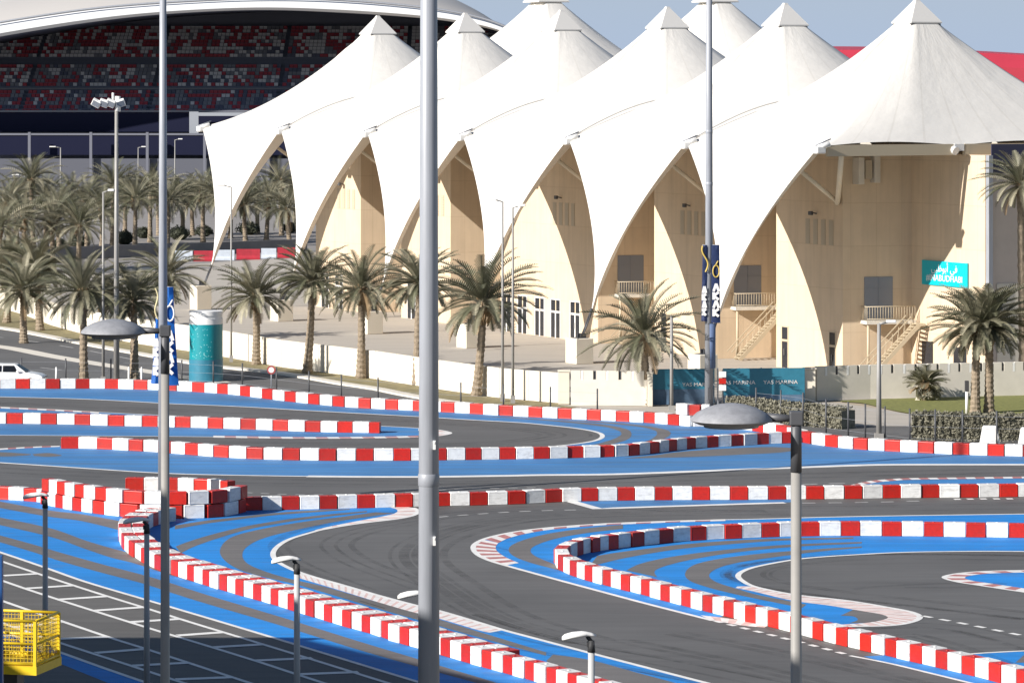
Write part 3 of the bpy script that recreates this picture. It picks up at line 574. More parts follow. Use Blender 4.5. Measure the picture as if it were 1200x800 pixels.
def make_tent(k, fl, fr, root, me=None):
    if me is None: c = obj('canopy', tent_mesh(fl, fr), M_tent, root)
    else: c = bpy.data.objects.new('canopy', me); C.objects.link(c); c.parent = root
    bm = bmesh.new(); cap_bm(bm, (0, RWC)); obj('peak_cap', bm, M_cap, root)
    bm = bmesh.new(); box(bm, (-1.30, RWC-1.30, RINGZ-0.22), (1.30, RWC+1.30, RINGZ-0.03)); obj('cap_shadow_band', bm, M_steel_d, root)  # dark band drawn in as the shadow gap below the cap
    for sg in ([-1, 1] if fr else [-1]):
        bm = bmesh.new()
        box(bm, (sg*9.5-0.42, 3.55, CORZ-0.50), (sg*9.5+0.42, 4.35, CORZ+0.05), bev=0.10)
        tube(bm, (sg*9.5-0.1, 3.5, CORZ-0.2), (sg*9.5+0.5, 4.6, CORZ+0.22), 0.2, 0.22, 10)
        cf = obj('corner_fitting', bm, M_white, root)
        bm = bmesh.new(); tube(bm, (sg*9.5+0.1, 3.6, CORZ+0.1), (sg*9.5+0.1, 4.9, CORZ+0.55), 0.05, n=6); tube(bm, (sg*9.5-0.3, 3.9, CORZ+0.05), (sg*9.5+0.1, 4.9, CORZ+0.55), 0.04, n=6); obj('cable_clamp', bm, M_steel, cf)
    bm = bmesh.new(); tube(bm, (0.12, 0.82, TIPZ-0.03), (0.12, 0.1, 2.0), 0.06, n=6); tube(bm, (-0.12, 0.82, TIPZ-0.03), (-0.12, 0.1, 2.0), 0.06, n=6); tube(bm, (0, 1.0, TIPZ+0.5), (0, 0.8, TIPZ-0.1), 0.12, n=8)
    obj('tie_rod', bm, M_steel_d, root)
    bm = bmesh.new(); tube(bm, (0.3, 11.4, 12.8), (2.0, 7.0, 15.3), 0.17, n=8)
    if fr: tube(bm, (0.3, 11.3, 12.8), (9.3, 6.0, 16.7), 0.20, n=8)
    obj('strut', bm, M_cream, root)
    if not fl:
        bm = bmesh.new(); pr = None
        for q in range(17):
            w_ = 4.6+9.5*q/16; p_ = Vector((-9.5, w_, CORZ+3.6*math.sin(math.pi*(w_-4)/28)+0.06+0.25*math.sin(math.pi*q/16)))
            if pr: tube(bm, pr, p_, 0.05, n=6, caps=False)
            pr = p_
        obj('valley_cable', bm, mat('cable_grey', (0.45, 0.44, 0.42), 0.5), root)
inner_me = None
for k in range(6):
    r = thing('peaked_tent', tlab[k], 'tent', UW(BAY*k, 0), ANG, 'row of white peaked tents')
    r.rotation_euler = (0, 0, ANG)
    fl, fr = k == 0, k == 5
    # local frame: x = along the row, y = inwards (W is U turned by +90 degrees)
    if not fl and not fr:
        make_tent(k, fl, fr, r, inner_me)
        if inner_me is None: inner_me = [c for c in r.children if c.name.startswith('canopy')][0].data
    else: make_tent(k, fl, fr, r)
    if fr:
        bm = bmesh.new()
        box(bm, (9.28, 4.6, CORZ-0.70), (9.58, 15.4, CORZ+0.10)); box(bm, (9.28, 16.4, CORZ-0.70), (9.58, 27.4, CORZ+0.10))
        obj('edge_beam', bm, M_beige, r)
        for w in (15.9, 27.8):
            bm = bmesh.new(); tube(bm, (9.2, w-0.5, CORZ-0.2), (9.75, w-0.4, CORZ-0.42), 0.3, 0.32, 10); box(bm, (9.1, w-0.42, CORZ-0.4), (9.6, w+0.42, CORZ+0.1)); obj('edge_fitting', bm, M_white, r)
# two larger tents standing farther back
for px, yy, lab in ((640, -8, 'tall white tent peak far behind the second and third tents'), (838, -8, 'tall white tent peak far behind the fourth and fifth tents')):
    d = 440.0; X = (px-600)*d/F
    r = thing('peaked_tent', lab, 'tent', (X, d, 0), ANG, 'white tents farther back')
    sc = 1.165
    c = bpy.data.objects.new('canopy', inner_me); C.objects.link(c); c.parent = r; c.scale = (sc*1.15, sc*0.8, sc); c.location = (0, -RWC*sc*0.8, 0)
    bm = bmesh.new(); cap_bm(bm, (0, 0), 1.7)
    cp = obj('peak_cap', bm, M_cap, r); cp.scale = (sc, sc, sc)
# concrete blocks that hold the tent legs
alab = ['cream concrete block under the leftmost tent leg, behind the teal drum', 'cream concrete block under the second tent leg', 'cream concrete block under the third tent leg', 'cream concrete block under the fourth tent leg behind a palm', 'cream concrete block with steel rod on the plaza, right of the glazed doors', 'cream concrete block under the nearest tent leg, behind the blue hoarding']
for k in range(6):
    p = UW(BAY*k, -0.1)
    r = thing('anchor_block', alab[k], 'anchor block', p, ANG, 'anchor blocks of the tents')
    bm = bmesh.new(); box(bm, (-0.9, -0.75, 0), (0.9, 0.75, 1.95 if k else 2.3), bev=0.04); obj('concrete_body', bm, M_cream, r)
    bm = bmesh.new(); zt = 1.95 if k else 2.3
    box(bm, (-0.28, -0.05, zt), (-0.2, 0.45, zt+0.35)); box(bm, (0.2, -0.05, zt), (0.28, 0.45, zt+0.35)); box(bm, (-0.5, -0.4, zt), (0.5, 0.5, zt+0.04))
    obj('steel_bracket', bm, M_steel_d, r)

# ------------------------------------------------------------------ pavilion building under the tents
bld = thing('pavilion_building', 'long sand coloured building with stepped walls under the row of white tents', 'building', UW(0, 0), ANG)
HB = 16.5
FW, BW = 11.45, 16.8                       # front of the towers, front of the recesses
TW = [(1.0, 11.2), (20.0, 30.2), (40.0, 57.8), (67.3, 76.8), (86.3, 95.8)]
out = []
for u0, u1 in TW:
    out += [(u0, BW), (u0, FW), (u1, FW), (u1+1.1, BW)]
out = out[1:] + [(106.6, BW), (106.6, 32), (1.0, 32)]
bm = bmesh.new()
lo = [bm.verts.new((u, w, 0)) for u, w in out]; hi = [bm.verts.new((u, w, HB)) for u, w in out]
for i in range(len(out)):
    j = (i+1) % len(out); bm.faces.new((lo[i], lo[j], hi[j], hi[i]))
bm.faces.new(hi)
bmesh.ops.recalc_face_normals(bm, faces=bm.faces)
obj('wall', bm, M_wall, bld)
# base plinth, movement joints kept inside the wall material; ground-floor doors with transoms
def door(u, wide, tall, kind='front', w=11.45):
    bm = bmesh.new()
    x0, x1 = u-wide/2, u+wide/2
    fr = 0.07
    box(bm, (x0, w-0.05, 0), (x0+fr, w+0.04, tall)); box(bm, (x1-fr, w-0.05, 0), (x1, w+0.04, tall))
    box(bm, (x0+fr, w-0.05, tall-fr), (x1-fr, w+0.04, tall)); box(bm, (x0+fr, w-0.05, tall-1.15), (x1-fr, w+0.04, tall-1.0))
    if wide > 1.2: box(bm, (u-0.08, w-0.045, 0), (u+0.08, w+0.035, tall-1.16))
    f = obj('door', bm, M_white if wide > 1.2 else M_beige, bld)
    bm = bmesh.new(); n = 2 if wide > 1.2 else 1
    ww = (wide-2*fr)/n
    for i in range(n):
        a = x0+fr+i*ww+0.02; b = a+ww-0.04
        if n == 2: a, b = (a, b-0.09) if i == 0 else (a+0.09, b)
        box(bm, (a, w-0.03, 0.05), (b, w-0.012, tall-1.18)); box(bm, (a, w-0.03, tall-0.98), (b, w-0.012, tall-fr-0.01))
    obj('glass', bm, M_glass, f)
    bm = bmesh.new(); box(bm, (u-0.05, w-0.1, 1.0), (u-0.02, w-0.05, 1.5)); obj('handle', bm, M_steel_l, f)
for k, (u0, u1) in enumerate(TW):
    if k == 4: door(u0+1.3, 0.95, 3.2); door(u0+8.1, 0.95, 3.2)
    elif k == 3: door(u0+1.6, 0.95, 3.2)
    elif k == 2:
        for q in (1.2, 4.2, 7.4, 10.3, 13.8): door(u0+q, 1.75, 3.3)
    else:
        for q in (2.2, 5.4): door(u0+q, 1.75, 3.3)
    um = u1-5.2 if k != 2 else u1-8
    for i in range(4):
        bm = bmesh.new(); uu = um+i*1.1
        box(bm, (uu, FW-0.03, 9.6), (uu+0.6, FW+0.01, 11.5))
        for j in range(8): box(bm, (uu+0.04, FW-0.05, 9.72+j*0.22), (uu+0.56, FW-0.028, 9.80+j*0.22))
        obj('louvre', bm, M_louvre, bld)
    bm = bmesh.new(); uu = um+1.5
    tube(bm, (uu, FW, 11.9), (uu, FW-0.4, 12.0), 0.05, n=6); box(bm, (uu-0.2, FW-0.62, 11.8), (uu+0.2, FW-0.4, 12.1), bev=0.03); obj('wall_floodlight', bm, M_steel_d, bld)
# balconies on the end faces of each tower
for k, (u0, u1) in enumerate(TW):
    if k < 2: continue
    bal = bpy.data.objects.new('balcony', None); C.objects.link(bal); bal.parent = bld
    bal.location = (u1, FW, 0); bal.rotation_euler = (0, 0, -math.atan2(1.1, BW-FW))   # local x out of the wall, y along it
    bm = bmesh.new(); box(bm, (0.0, 1.4, 3.85), (1.3, 5.3, 4.10)); obj('slab', bm, M_conc, bal)
    bm = bmesh.new(); box(bm, (0, 1.7, 4.12), (0.05, 3.95, 7.3)); box(bm, (0.05, 2.79, 4.12), (0.08, 2.86, 7.25)); box(bm, (0.05, 1.7, 6.4), (0.08, 3.95, 6.47))
    obj('door', bm, M_glassb, bal)
    bm = bmesh.new(); n = 18
    for i in range(n+1):
        w = 1.45+i*3.8/n; tube(bm, (1.25, w, 4.1), (1.25, w, 5.15), 0.018, n=4)
    tube(bm, (1.25, 1.45, 5.16), (1.25, 5.25, 5.16), 0.035, n=6); tube(bm, (1.25, 1.45, 4.25), (1.25, 5.25, 4.25), 0.025, n=6)
    for i in range(5): tube(bm, (0.1+i*0.28, 1.45, 4.1), (0.1+i*0.28, 1.45, 5.15), 0.018, n=4)
    tube(bm, (0.05, 1.45, 5.16), (1.25, 1.45, 5.16), 0.035, n=6)
    obj('railing', bm, M_beige, bal)
    bm = bmesh.new()
    for i in range(18):
        f = i/18.0; w = 5.2-f*3.9; z = 3.9*(1-f)
        box(bm, (1.4, w-0.26, z-0.05), (2.4, w, z))
    for x in (1.36, 2.44):
        M = Matrix.Translation((x, 3.2, 1.95)) @ Matrix.Rotation(math.atan2(3.9, 3.9), 4, 'X')
        box(bm, (-0.04, -2.7, -0.18), (0.04, 2.7, 0.12), M=M); box(bm, (-0.03, -2.7, 0.85), (0.03, 2.7, 0.92), M=M)
        for i in range(8): tube(bm, (x, 1.4+i*0.5, i*0.5), (x, 1.4+i*0.5, i*0.5+1.15), 0.02, n=4)
    box(bm, (1.3, 5.15, 3.75), (2.5, 5.6, 3.92))
    obj('stair', bm, M_beige, bal)
    bm = bmesh.new(); tube(bm, (1.1, 1.6, 0), (1.1, 1.6, 3.85), 0.1); obj('post', bm, M_beige, bal)
# services and glazing at the right-hand end
ux = 95.95
for w, z, t in ((12.2, 14.2, 2.0), (13.6, 14.3, 2.1)):
    bm = bmesh.new(); box(bm, (ux, w, z), (ux+0.9, w+0.5, z+t), bev=0.03); obj('service_duct', bm, M_greywall, bld)
bm = bmesh.new(); box(bm, (ux, 12.85, 14.6), (ux+0.8, 13.45, 16.0), bev=0.03); obj('equipment_box', bm, M_louvre, bld)
bm = bmesh.new(); box(bm, (106.61, BW+0.05, 0), (107.0, BW+0.4, HB)); obj('corner_pipe', bm, M_steel, bld)
bm = bmesh.new(); box(bm, (106.61, BW+0.5, 15.2), (106.70, 31, 17.3)); obj('clerestory_window', bm, mat('navy_glass', (0.02, 0.022, 0.06), 0.2), bld)
bm = bmesh.new(); box(bm, (106.61, BW+0.42, 0), (106.72, 31.9, 15.15)); obj('end_wall', bm, mat('taupe_render', (0.62, 0.53, 0.46), 0.85, noise=0.06, nscale=0.6), bld)
for a_, b_, h_ in ((17.7, 20.2, 7.2), (21.8, 27, 7.6)):
    bm = bmesh.new(); box(bm, (106.725, a_, 0.0), (106.79, b_, h_)); obj('wall_panel', bm, M_cream, bld)
for a_, b_, h_ in ((98.4, 99.8, 2.6), (102.6, 104.2, 2.4)):
    bm = bmesh.new(); box(bm, (a_, BW-0.08, 0), (b_, BW-0.01, h_)); obj('doorway', bm, M_glass, bld)

# teal sign on the wall
sg = thing('wall_sign', 'turquoise sign with white lettering high on the sunlit wall, far right', 'sign', UW(101.5, 16.76, 7.7), ANG)
bm = bmesh.new(); box(bm, (-3.0, -0.10, -0.9), (3.0, 0.0, 0.9)); obj('panel', bm, mat('turquoise_panel', (0.0, 0.42, 0.50), 0.4, noise=0.04), sg)
Mt = lambda x, z: Matrix.Translation((x, -0.115, z)) @ Matrix.Rotation(math.radians(90), 4, 'X') @ Matrix.Diagonal((1.12, 1, 1, 1))
text_mesh('latin_lettering', '#INABUDHABI', 0.66, M_white, sg, Mt(0, -0.36))
text_mesh('arabic_lettering', ''.join(reversed('\uFED3\uFEF2 \uFE83\uFE91\uFEEE\uFEC7\uFE92\uFEF2')), 0.74, M_white, sg, Mt(0, 0.36))

# ------------------------------------------------------------------ distant grandstand
D0 = 700.0; s0 = F/D0
gst = thing('grandstand', 'large dark grandstand with curved white roof and red and white seats, far left', 'grandstand', (-50, D0, 0))
def gx(px, d=D0): return (px-600)*d/F + 50
def gz(py, d=D0): return H-(py-HY)*d/F
up = spline([(-140, 62), (-60, 40), (0, 28), (100, 13), (190, 5), (300, 0), (400, 2), (500, 11), (560, 22), (600, 36), (650, 58)], 6)
dn = spline([(-140, 76), (-60, 55), (0, 43), (100, 27), (190, 17), (300, 12), (400, 15), (500, 22), (560, 31), (600, 42), (650, 60)], 6)
bm = bmesh.new()
prev = None
for (x, yu), (_, yl) in zip(up, dn):
    X = gx(x); zu, zl = gz(yu), gz(yl)
    bk = max(0.0, min(1, (640-x)/240.0))
    col = [bm.verts.new((X, 0.6, zl)), bm.verts.new((X, 0, zl+0.25*(zu-zl))), bm.verts.new((X, 0, zu-0.2*(zu-zl))), bm.verts.new((X, 0.7, zu)), bm.verts.new((X*0.98, 30, zu+5*bk)), bm.verts.new((X*0.96, 75, zu+9.5*bk)), bm.verts.new((X*0.96, 78, zu-1)), bm.verts.new((X, 40, zl+0.4))]
    if prev:
        for i in range(8):
            f = bm.faces.new((prev[i], col[i], col[(i+1) % 8], prev[(i+1) % 8])); f.smooth = False
            f.material_index = 0 if i in (0, 1, 2) else (1 if i in (3, 4, 5) else 2)
    prev = col
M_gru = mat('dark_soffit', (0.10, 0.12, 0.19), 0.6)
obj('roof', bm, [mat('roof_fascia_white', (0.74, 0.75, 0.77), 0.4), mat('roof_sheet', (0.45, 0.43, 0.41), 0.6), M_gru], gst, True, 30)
bm = bmesh.new(); strip = None
for (x, yu) in up[:-6]:
    a = Vector((gx(x), -0.15, gz(yu)+0.25))
    if strip is not None: tube(bm, strip, a, 0.22, n=5, caps=False)
    strip = a
obj('roof_edge_trim', bm, M_steel, gst)
# tiers
XL, XR = gx(-160), gx(640)
bm = bmesh.new()
NR = 26
for r in range(NR):
    y = 18+r*1.9; z = 13.6+r*0.70
    box(bm, (XL, y, z-2.4), (XR, y+2.0, z))
box(bm, (XL, 40, 0), (XR, 42, 13))
for (xa, ya), (xb, yb) in zip(up, up[1:]):
    q = []
    for x_, y_ in ((xa, ya), (xb, yb)):
        q.append((gx(x_)*0.965, gz(y_)+8.4*max(0.0, min(1, (640-x_)/240.0))))
    bm.faces.new([bm.verts.new(v) for v in ((q[0][0], 69, 0), (q[1][0], 69, 0), (q[1][0], 69, q[1][1]), (q[0][0], 69, q[0][1]))])
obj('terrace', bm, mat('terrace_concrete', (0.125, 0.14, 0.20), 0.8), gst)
bm = bmesh.new()
random.seed(11)
cols = {}
for r in range(NR):
    y = 18+r*1.9; z = 13.6+r*0.70
    if r in (8, 15, 16): continue
    n = 150
    for i in range(n):
        x = XL+2+(XR-XL-4)*i/n; wd = (XR-XL-4)/n*0.90
        fx = i/n
        if i % 30 == 29: continue
        key = (r//2, (i+(r//2)*3)//random.choice((2, 3, 4)))
        if key not in cols:
            up_ = r/NR
            pw = (0.20+0.5*max(0, up_-.35)) if fx < .5 else (0.18+0.75*max(0, up_-.25))
            pr = 0.42 if fx < .55 else 0.12
            q = random.random()
            cols[key] = 1 if q < pw else (0 if q < pw+pr else (2 if q < pw+pr+0.22 else 3))
        c = cols[key]
        if r < 6 and c == 1 and random.random() < .8: c = 3
        box(bm, (x, y+0.7, z), (x+wd, y+1.1, z+0.62), c)
st_ = obj('seats', bm, [mat('red_seat', (0.32, 0.025, 0.05), 0.6), mat('white_seat', (0.56, 0.56, 0.61), 0.6), mat('grey_seat', (0.17, 0.18, 0.23), 0.6), mat('navy_seat', (0.07, 0.08, 0.14), 0.6)], gst)
st_['kind'] = 'stuff'
for py, dd in ((130, 17.0), (157, 12.0)):
    bm = bmesh.new(); z = gz(py, D0+dd)
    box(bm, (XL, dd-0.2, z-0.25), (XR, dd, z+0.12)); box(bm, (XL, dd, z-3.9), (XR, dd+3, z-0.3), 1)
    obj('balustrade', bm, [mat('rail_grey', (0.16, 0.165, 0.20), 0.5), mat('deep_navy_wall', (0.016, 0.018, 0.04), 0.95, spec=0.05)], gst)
for py in (77, 104):
    dd = 33.0 if py == 104 else 48; z = gz(py, D0+dd)
    bm = bmesh.new(); box(bm, (XL, dd-0.1, z-0.12), (XR, dd, z+0.15)); obj('walkway_rail', bm, mat('rail_grey', (0.16, 0.165, 0.20), 0.5), gst)
for px in (-60, 27, 100, 167, 235, 310, 420, 520):
    bm = bmesh.new(); x = gx(px); box(bm, (x-0.25, 9.0, 0), (x+0.25, 9.6, gz(155, D0+9))); obj('column', bm, mat('rail_grey', (0.3, 0.3, 0.3)), gst)
bm = bmesh.new(); box(bm, (XL, 10, 0), (XR, 11, gz(186, D0+10))); obj('concourse_wall', bm, mat('concourse_grey', (0.10, 0.105, 0.13), 0.8), gst)
bm = bmesh.new(); box(bm, (gx(214), 14.4, gz(172, D0+14.4)), (gx(225), 15, gz(131, D0+14.4))); box(bm, (gx(225), 14.4, gz(136, D0+14.4)), (gx(300), 15, gz(132, D0+14.4))); obj('white_portal', bm, mat('portal_grey', (0.30, 0.32, 0.36), 0.6), gst)

# red roof far right
bm = bmesh.new(); dR = 1000.0
ra = spline([(905, 66), (960, 60), (1010, 58.5), (1100, 60), (1200, 64.5), (1320, 72), (1480, 86)], 6)
prev = None
for x, y in ra:
    X = (x-600)*dR/F; zt = H-(y-HY)*dR/F
    col = [bm.verts.new((X, dR, 12.0)), bm.verts.new((X, dR, zt-3.5)), bm.verts.new((X, dR+4, zt)), bm.verts.new((X, dR+90, zt+1.5))]
    if prev:
        for i in range(3): bm.faces.new((prev[i], col[i], col[i+1], prev[i+1]))
    prev = col
rr = thing('red_roofed_hall', 'low red roof showing behind the nearest tent, far right', 'building', (0, 0, 0))
obj('roof', bm, mat('red_roof_sheet', (0.42, 0.035, 0.06), 0.5, noise=0.08, nscale=0.1), rr)
bm = bmesh.new(); box(bm, ((905-600)*dR/F, dR+6, 0), ((1480-600)*dR/F, dR+80, 12)); obj('wall', bm, M_greywall, rr)

# ------------------------------------------------------------------ boundary walls
def wall_path(name, label, cat, pts, h, th, m, cap=None, crenel=False, panel=2.6):
    root = thing(name, label, cat, (0, 0, 0))
    bm = bmesh.new(); bmj = bmesh.new(); bmc = bmesh.new(); bmw = bmesh.new()
    P = [G(*p) for p in pts]
    for a, b in zip(P, P[1:]):
        t = b-a; L = t.length; ang = math.atan2(t.y, t.x); M = Matrix.Translation(a) @ Matrix.Rotation(ang, 4, 'Z')
        box(bm, (0, 0, 0), (L, th, h), M=M)
        n = max(1, int(L/panel))
        for i in range(n):
            if not crenel: box(bmj, (i*L/n-0.035, -0.03, 0), (i*L/n+0.035, 0.0, h+0.02), M=M)
            else:
                box(bmc, (i*L/n, 0, h), (i*L/n+L/n*0.76, th, h+0.60), M=M); box(bmc, (i*L/n+L/n*0.76, 0.2, h), (i*L/n+L/n, th-0.02, h+0.59), M=M)
                if i % 2: box(bmj, (i*L/n+L/n*0.80, 0.10, h+0.02), (i*L/n+L/n*0.97, 0.19, h+0.58), M=M)  # dark strip stands in for the shadow inside the slot
                else: box(bmw, (i*L/n+L/n*0.79, -0.01, h-0.05), (i*L/n+L/n*0.98, 0.19, h+0.57), M=M)  # white strip stands in for the sunlit reveal of the slot
    obj('panel', bm, m, root)
    obj('joint' if not crenel else 'slot_shadow_strip', bmj, M_conc if not crenel else M_steel_d, root)
    if crenel: obj('coping', bmc, m, root); obj('slot_sunlit_strip', bmw, M_white, root)
    else: bmc.free(); bmw.free()
    return root
wall_path('boundary_wall', 'long sunlit cream panel wall between the palms and the plaza', 'wall', [(-60, 345), (5, 362), (26, 368), (60, 381), (100, 392), (170, 404), (240, 414), (330, 430), (440, 444), (515, 456), (585, 466), (654, 472)], 2.05, 0.25, M_cream)
wall_path('boundary_wall', 'short greyish wall with notched top left of the blue hoarding', 'wall', [(669, 474.6), (758, 475.6)], 1.75, 0.3, M_greywall, crenel=True, panel=0.8)
wall_path('boundary_wall', 'long greyish wall with notched top behind the lawn on the right', 'wall', [(957, 469.6), (1020, 467.4), (1075, 466.2), (1240, 462.6), (1320, 461)], 1.75, 0.3, M_greywall, crenel=True, panel=0.8)
def pillar(px, py, w, h, label, m=M_cream):
    p = G(px, py); bm = bmesh.new(); box(bm, (-w/2, 0, 0), (w/2, w, h), bev=0.03); box(bm, (-w/2-0.05, -0.05, h+0.002), (w/2+0.05, w+0.05, h+0.1))
    o = obj('wall_pillar', bm, m); o.location = p; tag(o, label, 'pillar'); return o
pillar(661, 473.6, 0.75, 2.2, 'square pillar at the right end of the sunlit cream wall')
pillar(949, 470.4, 0.8, 2.2, 'pale square gate pillar at the right end of the blue hoarding')
pillar(762, 476.2, 0.35, 2.2, 'slim pale pillar beside the lone palm at the left end of the blue hoarding')

# blue hoarding with white lettering
hd = thing('hoarding', 'teal blue printed hoarding with white lettering below the tents', 'hoarding', G(765, 474.4))
a, b = G(765, 474.4), G(943, 472.4); hl = (b-a).length; hd.rotation_euler = (0, 0, math.atan2((b-a).y, (b-a).x))
bm = bmesh.new(); box(bm, (0, 0, 0.1), (hl*0.405, 0.06, 2.42)); box(bm, (hl*0.46, 0, 0.1), (hl, 0.06, 2.42)); obj('panel', bm, M_teald, hd)
bm = bmesh.new(); box(bm, (0.02, -0.035, 0.02), (hl*0.40, -0.01, 1.05)); box(bm, (hl*0.465, -0.035, 0.02), (hl*0.995, -0.01, 0.6)); obj('lower_scrim', bm, mat('grey_blue_scrim', (0.09, 0.15, 0.23), 0.7, noise=0.25, nscale=1.5), hd)
for i in range(8):
    x = hl*i/7.0
    bm = bmesh.new(); box(bm, (x-0.04, 0.07, 0), (x+0.04, 0.15, 2.45)); obj('post', bm, M_steel, hd)
for fx, tx in ((0.30, 'YAS MARINA'), (0.56, 'YAS MARINA'), (0.84, 'YAS MARINA')):
    text_mesh('lettering', tx, 0.36 if fx > .4 else 0.34, M_white, hd, Matrix.Translation((hl*fx, -0.02, 1.45 if fx > .4 else 1.35)) @ Matrix.Rotation(math.radians(90), 4, 'X') @ Matrix.Diagonal((1.15, 1, 1, 1)), 0.006)

# ------------------------------------------------------------------ wire fences
def fence(label, pts, h, n_wire=3):
    root = thing('wire_fence', label, 'fence', (0, 0, 0))
    P = [G(x, y) for x, y in pts]
    for p in P:
        bm = bmesh.new(); tube(bm, p, p+Vector((0, 0, h)), 0.055, n=6); obj('post', bm, M_steel_d, root)
    bm = bmesh.new()
    for i in range(n_wire):
        z = h*(i+0.5)/n_wire
        for a, b in zip(P, P[1:]): tube(bm, a+Vector((0, 0, z)), b+Vector((0, 0, z)), 0.008, n=3, caps=False)
    obj('wire', bm, M_steel, root)
fence('thin dark wire fence between the road and the far barrier row, left', [(-25, 447), (25, 447.4), (77, 448), (130, 448.6), (213, 450), (250, 451.6), (284, 454), (324, 459), (362, 464), (400, 468.6), (443, 472.4), (492, 475.6), (540, 478.6), (590, 481), (645, 484), (700, 486.4)], 1.75)
fence('thin dark wire fence in front of the clipped hedge, right', [(886, 493), (915, 496), (941, 499.4), (968, 508), (994, 511.4), (1014, 514), (1037, 517), (1066, 520), (1096, 521), (1128, 522), (1168, 523), (1240, 524)], 2.15)

# ------------------------------------------------------------------ palms
M_pal = [mat('dusty_palm_frond', (0.188, 0.178, 0.118), 0.6, noise=0.2, nscale=2), mat('olive_palm_frond', (0.112, 0.115, 0.068), 0.6, noise=0.2, nscale=2), mat('pale_palm_frond', (0.31, 0.285, 0.20), 0.6, noise=0.2, nscale=2), mat('dead_palm_frond', (0.25, 0.17, 0.09), 0.8)]
M_bark = mat('palm_bark', (0.24, 0.19, 0.135), 0.9, noise=0.35, nscale=6, stretch=(1, 1, 2.2), bump=0.6, bscale=10)
def palm_crown(seed, n=64, L=3.5, droop=1.0, m=26):
    rnd = random.Random(seed); bm = bmesh.new()
    for i in range(n):
        f = (i+0.5)/n
        el = math.radians(80 - 110*f**0.9*droop + rnd.uniform(-7, 7)); az = i*2.39996+rnd.uniform(-.25, .25)
        ln = L*rnd.uniform(.82, 1.08)*(0.80+0.35*math.sin(math.pi*min(1, f+0.15)))
        mi = rnd.choices((0, 1, 2), (5, 4, 3))[0] if f < .88 else rnd.choices((0, 3, 2), (4, 2, 4))[0]
        h = Vector((math.cos(az), math.sin(az), 0)); side = Vector((-h.y, h.x, 0))
        pts = []; p = h*0.12+Vector((0, 0, rnd.uniform(-.25, .15))); e = el
        bend = rnd.uniform(.9, 1.25)*math.radians(50)
        for j in range(m+1):
            pts.append((p.copy(), e)); st = ln/m
            e2 = el - bend*(j/m)**1.5
            p = p + (h*math.cos(e2)+Vector((0, 0, math.sin(e2))))*st; e = e2
        for (a, _), (b, _) in zip(pts[::4], pts[4::4]): tube(bm, a, b, 0.028, n=3, mi=mi, caps=False)
        tw = rnd.uniform(-.35, .35)
        for j in range(3, m+1):
            p, e = pts[j]; t = j/m
            ll = 0.52*(math.sin(math.pi*min(1, 0.16+0.80*t))**0.6)*rnd.uniform(.85, 1.1)
            d = h*math.cos(e)+Vector((0, 0, math.sin(e))); upv = side.cross(d); upv = upv if upv.z > 0 else -upv
            for s in (-1, 1):
                dirv = (d*0.75+side*s*(0.8+0.2*tw*s)+upv*(0.42+tw*s*0.4)+Vector((0, 0, -.12))).normalized()
                wv = d*0.055
                tip = p+dirv*ll
                q = [bm.verts.new(v) for v in (p-wv, p+wv, tip+d*0.02, tip-d*0.02)]
                bm.faces.new(q).material_index = mi
    # boot of cut stems under the crown
    for i in range(46):
        az = rnd.uniform(0, 6.28); z = rnd.uniform(-1.3, 0.1); r0 = 0.24
        h = Vector((math.cos(az), math.sin(az), 0)); tube(bm, h*r0*0.7+Vector((0, 0, z-.1)), h*(r0+0.22)+Vector((0, 0, z+0.28)), 0.05, 0.03, n=4, mi=3)
    o = obj('crown', bm, M_pal); me = o.data; bpy.data.objects.remove(o); return me
def palm_trunk(seed, hgt=5.0):
    rnd = random.Random(seed); bm = bmesh.new(); n = 12; prof = []
    N = int(hgt/0.14); rings = []
    bx, by = rnd.uniform(-.15, .15), rnd.uniform(-.15, .15)
    for i in range(N+1):
        z = hgt*i/N; t = i/N
        r = (0.31-0.08*t+0.10*math.exp(-t*9)+0.04*max(0, t-.8)*5)*(1.0+(0.10 if i % 2 else -0.05))
        rings.append([bm.verts.new((bx*math.sin(t*2.2)+r*math.cos(6.283*k/n)*(1+rnd.uniform(-.06, .06)), by*math.sin(t*2.2)+r*math.sin(6.283*k/n)*(1+rnd.uniform(-.06, .06)), z)) for k in range(n)])
    top = rings[-1]
    for A, B in zip(rings, rings[1:]):
        for k in range(n): bm.faces.new((A[k], A[(k+1) % n], B[(k+1) % n], B[k]))
    bm.faces.new(top)
    o = obj('trunk', bm, M_bark); me = o.data; bpy.data.objects.remove(o); return me, (bx*math.sin(2.2), by*math.sin(2.2))
CR = [palm_crown(1), palm_crown(2, 70, 3.4, 0.92), palm_crown(3, 60, 3.7, 1.05), palm_crown(4, 74, 3.3, 1.0)]
CRF = [palm_crown(11, 52, 3.6, 1.08, 18), palm_crown(12, 56, 3.5, 1.0, 18)]
TR = [palm_trunk(1), palm_trunk(2), palm_trunk(3)]
rp = random.Random(5)
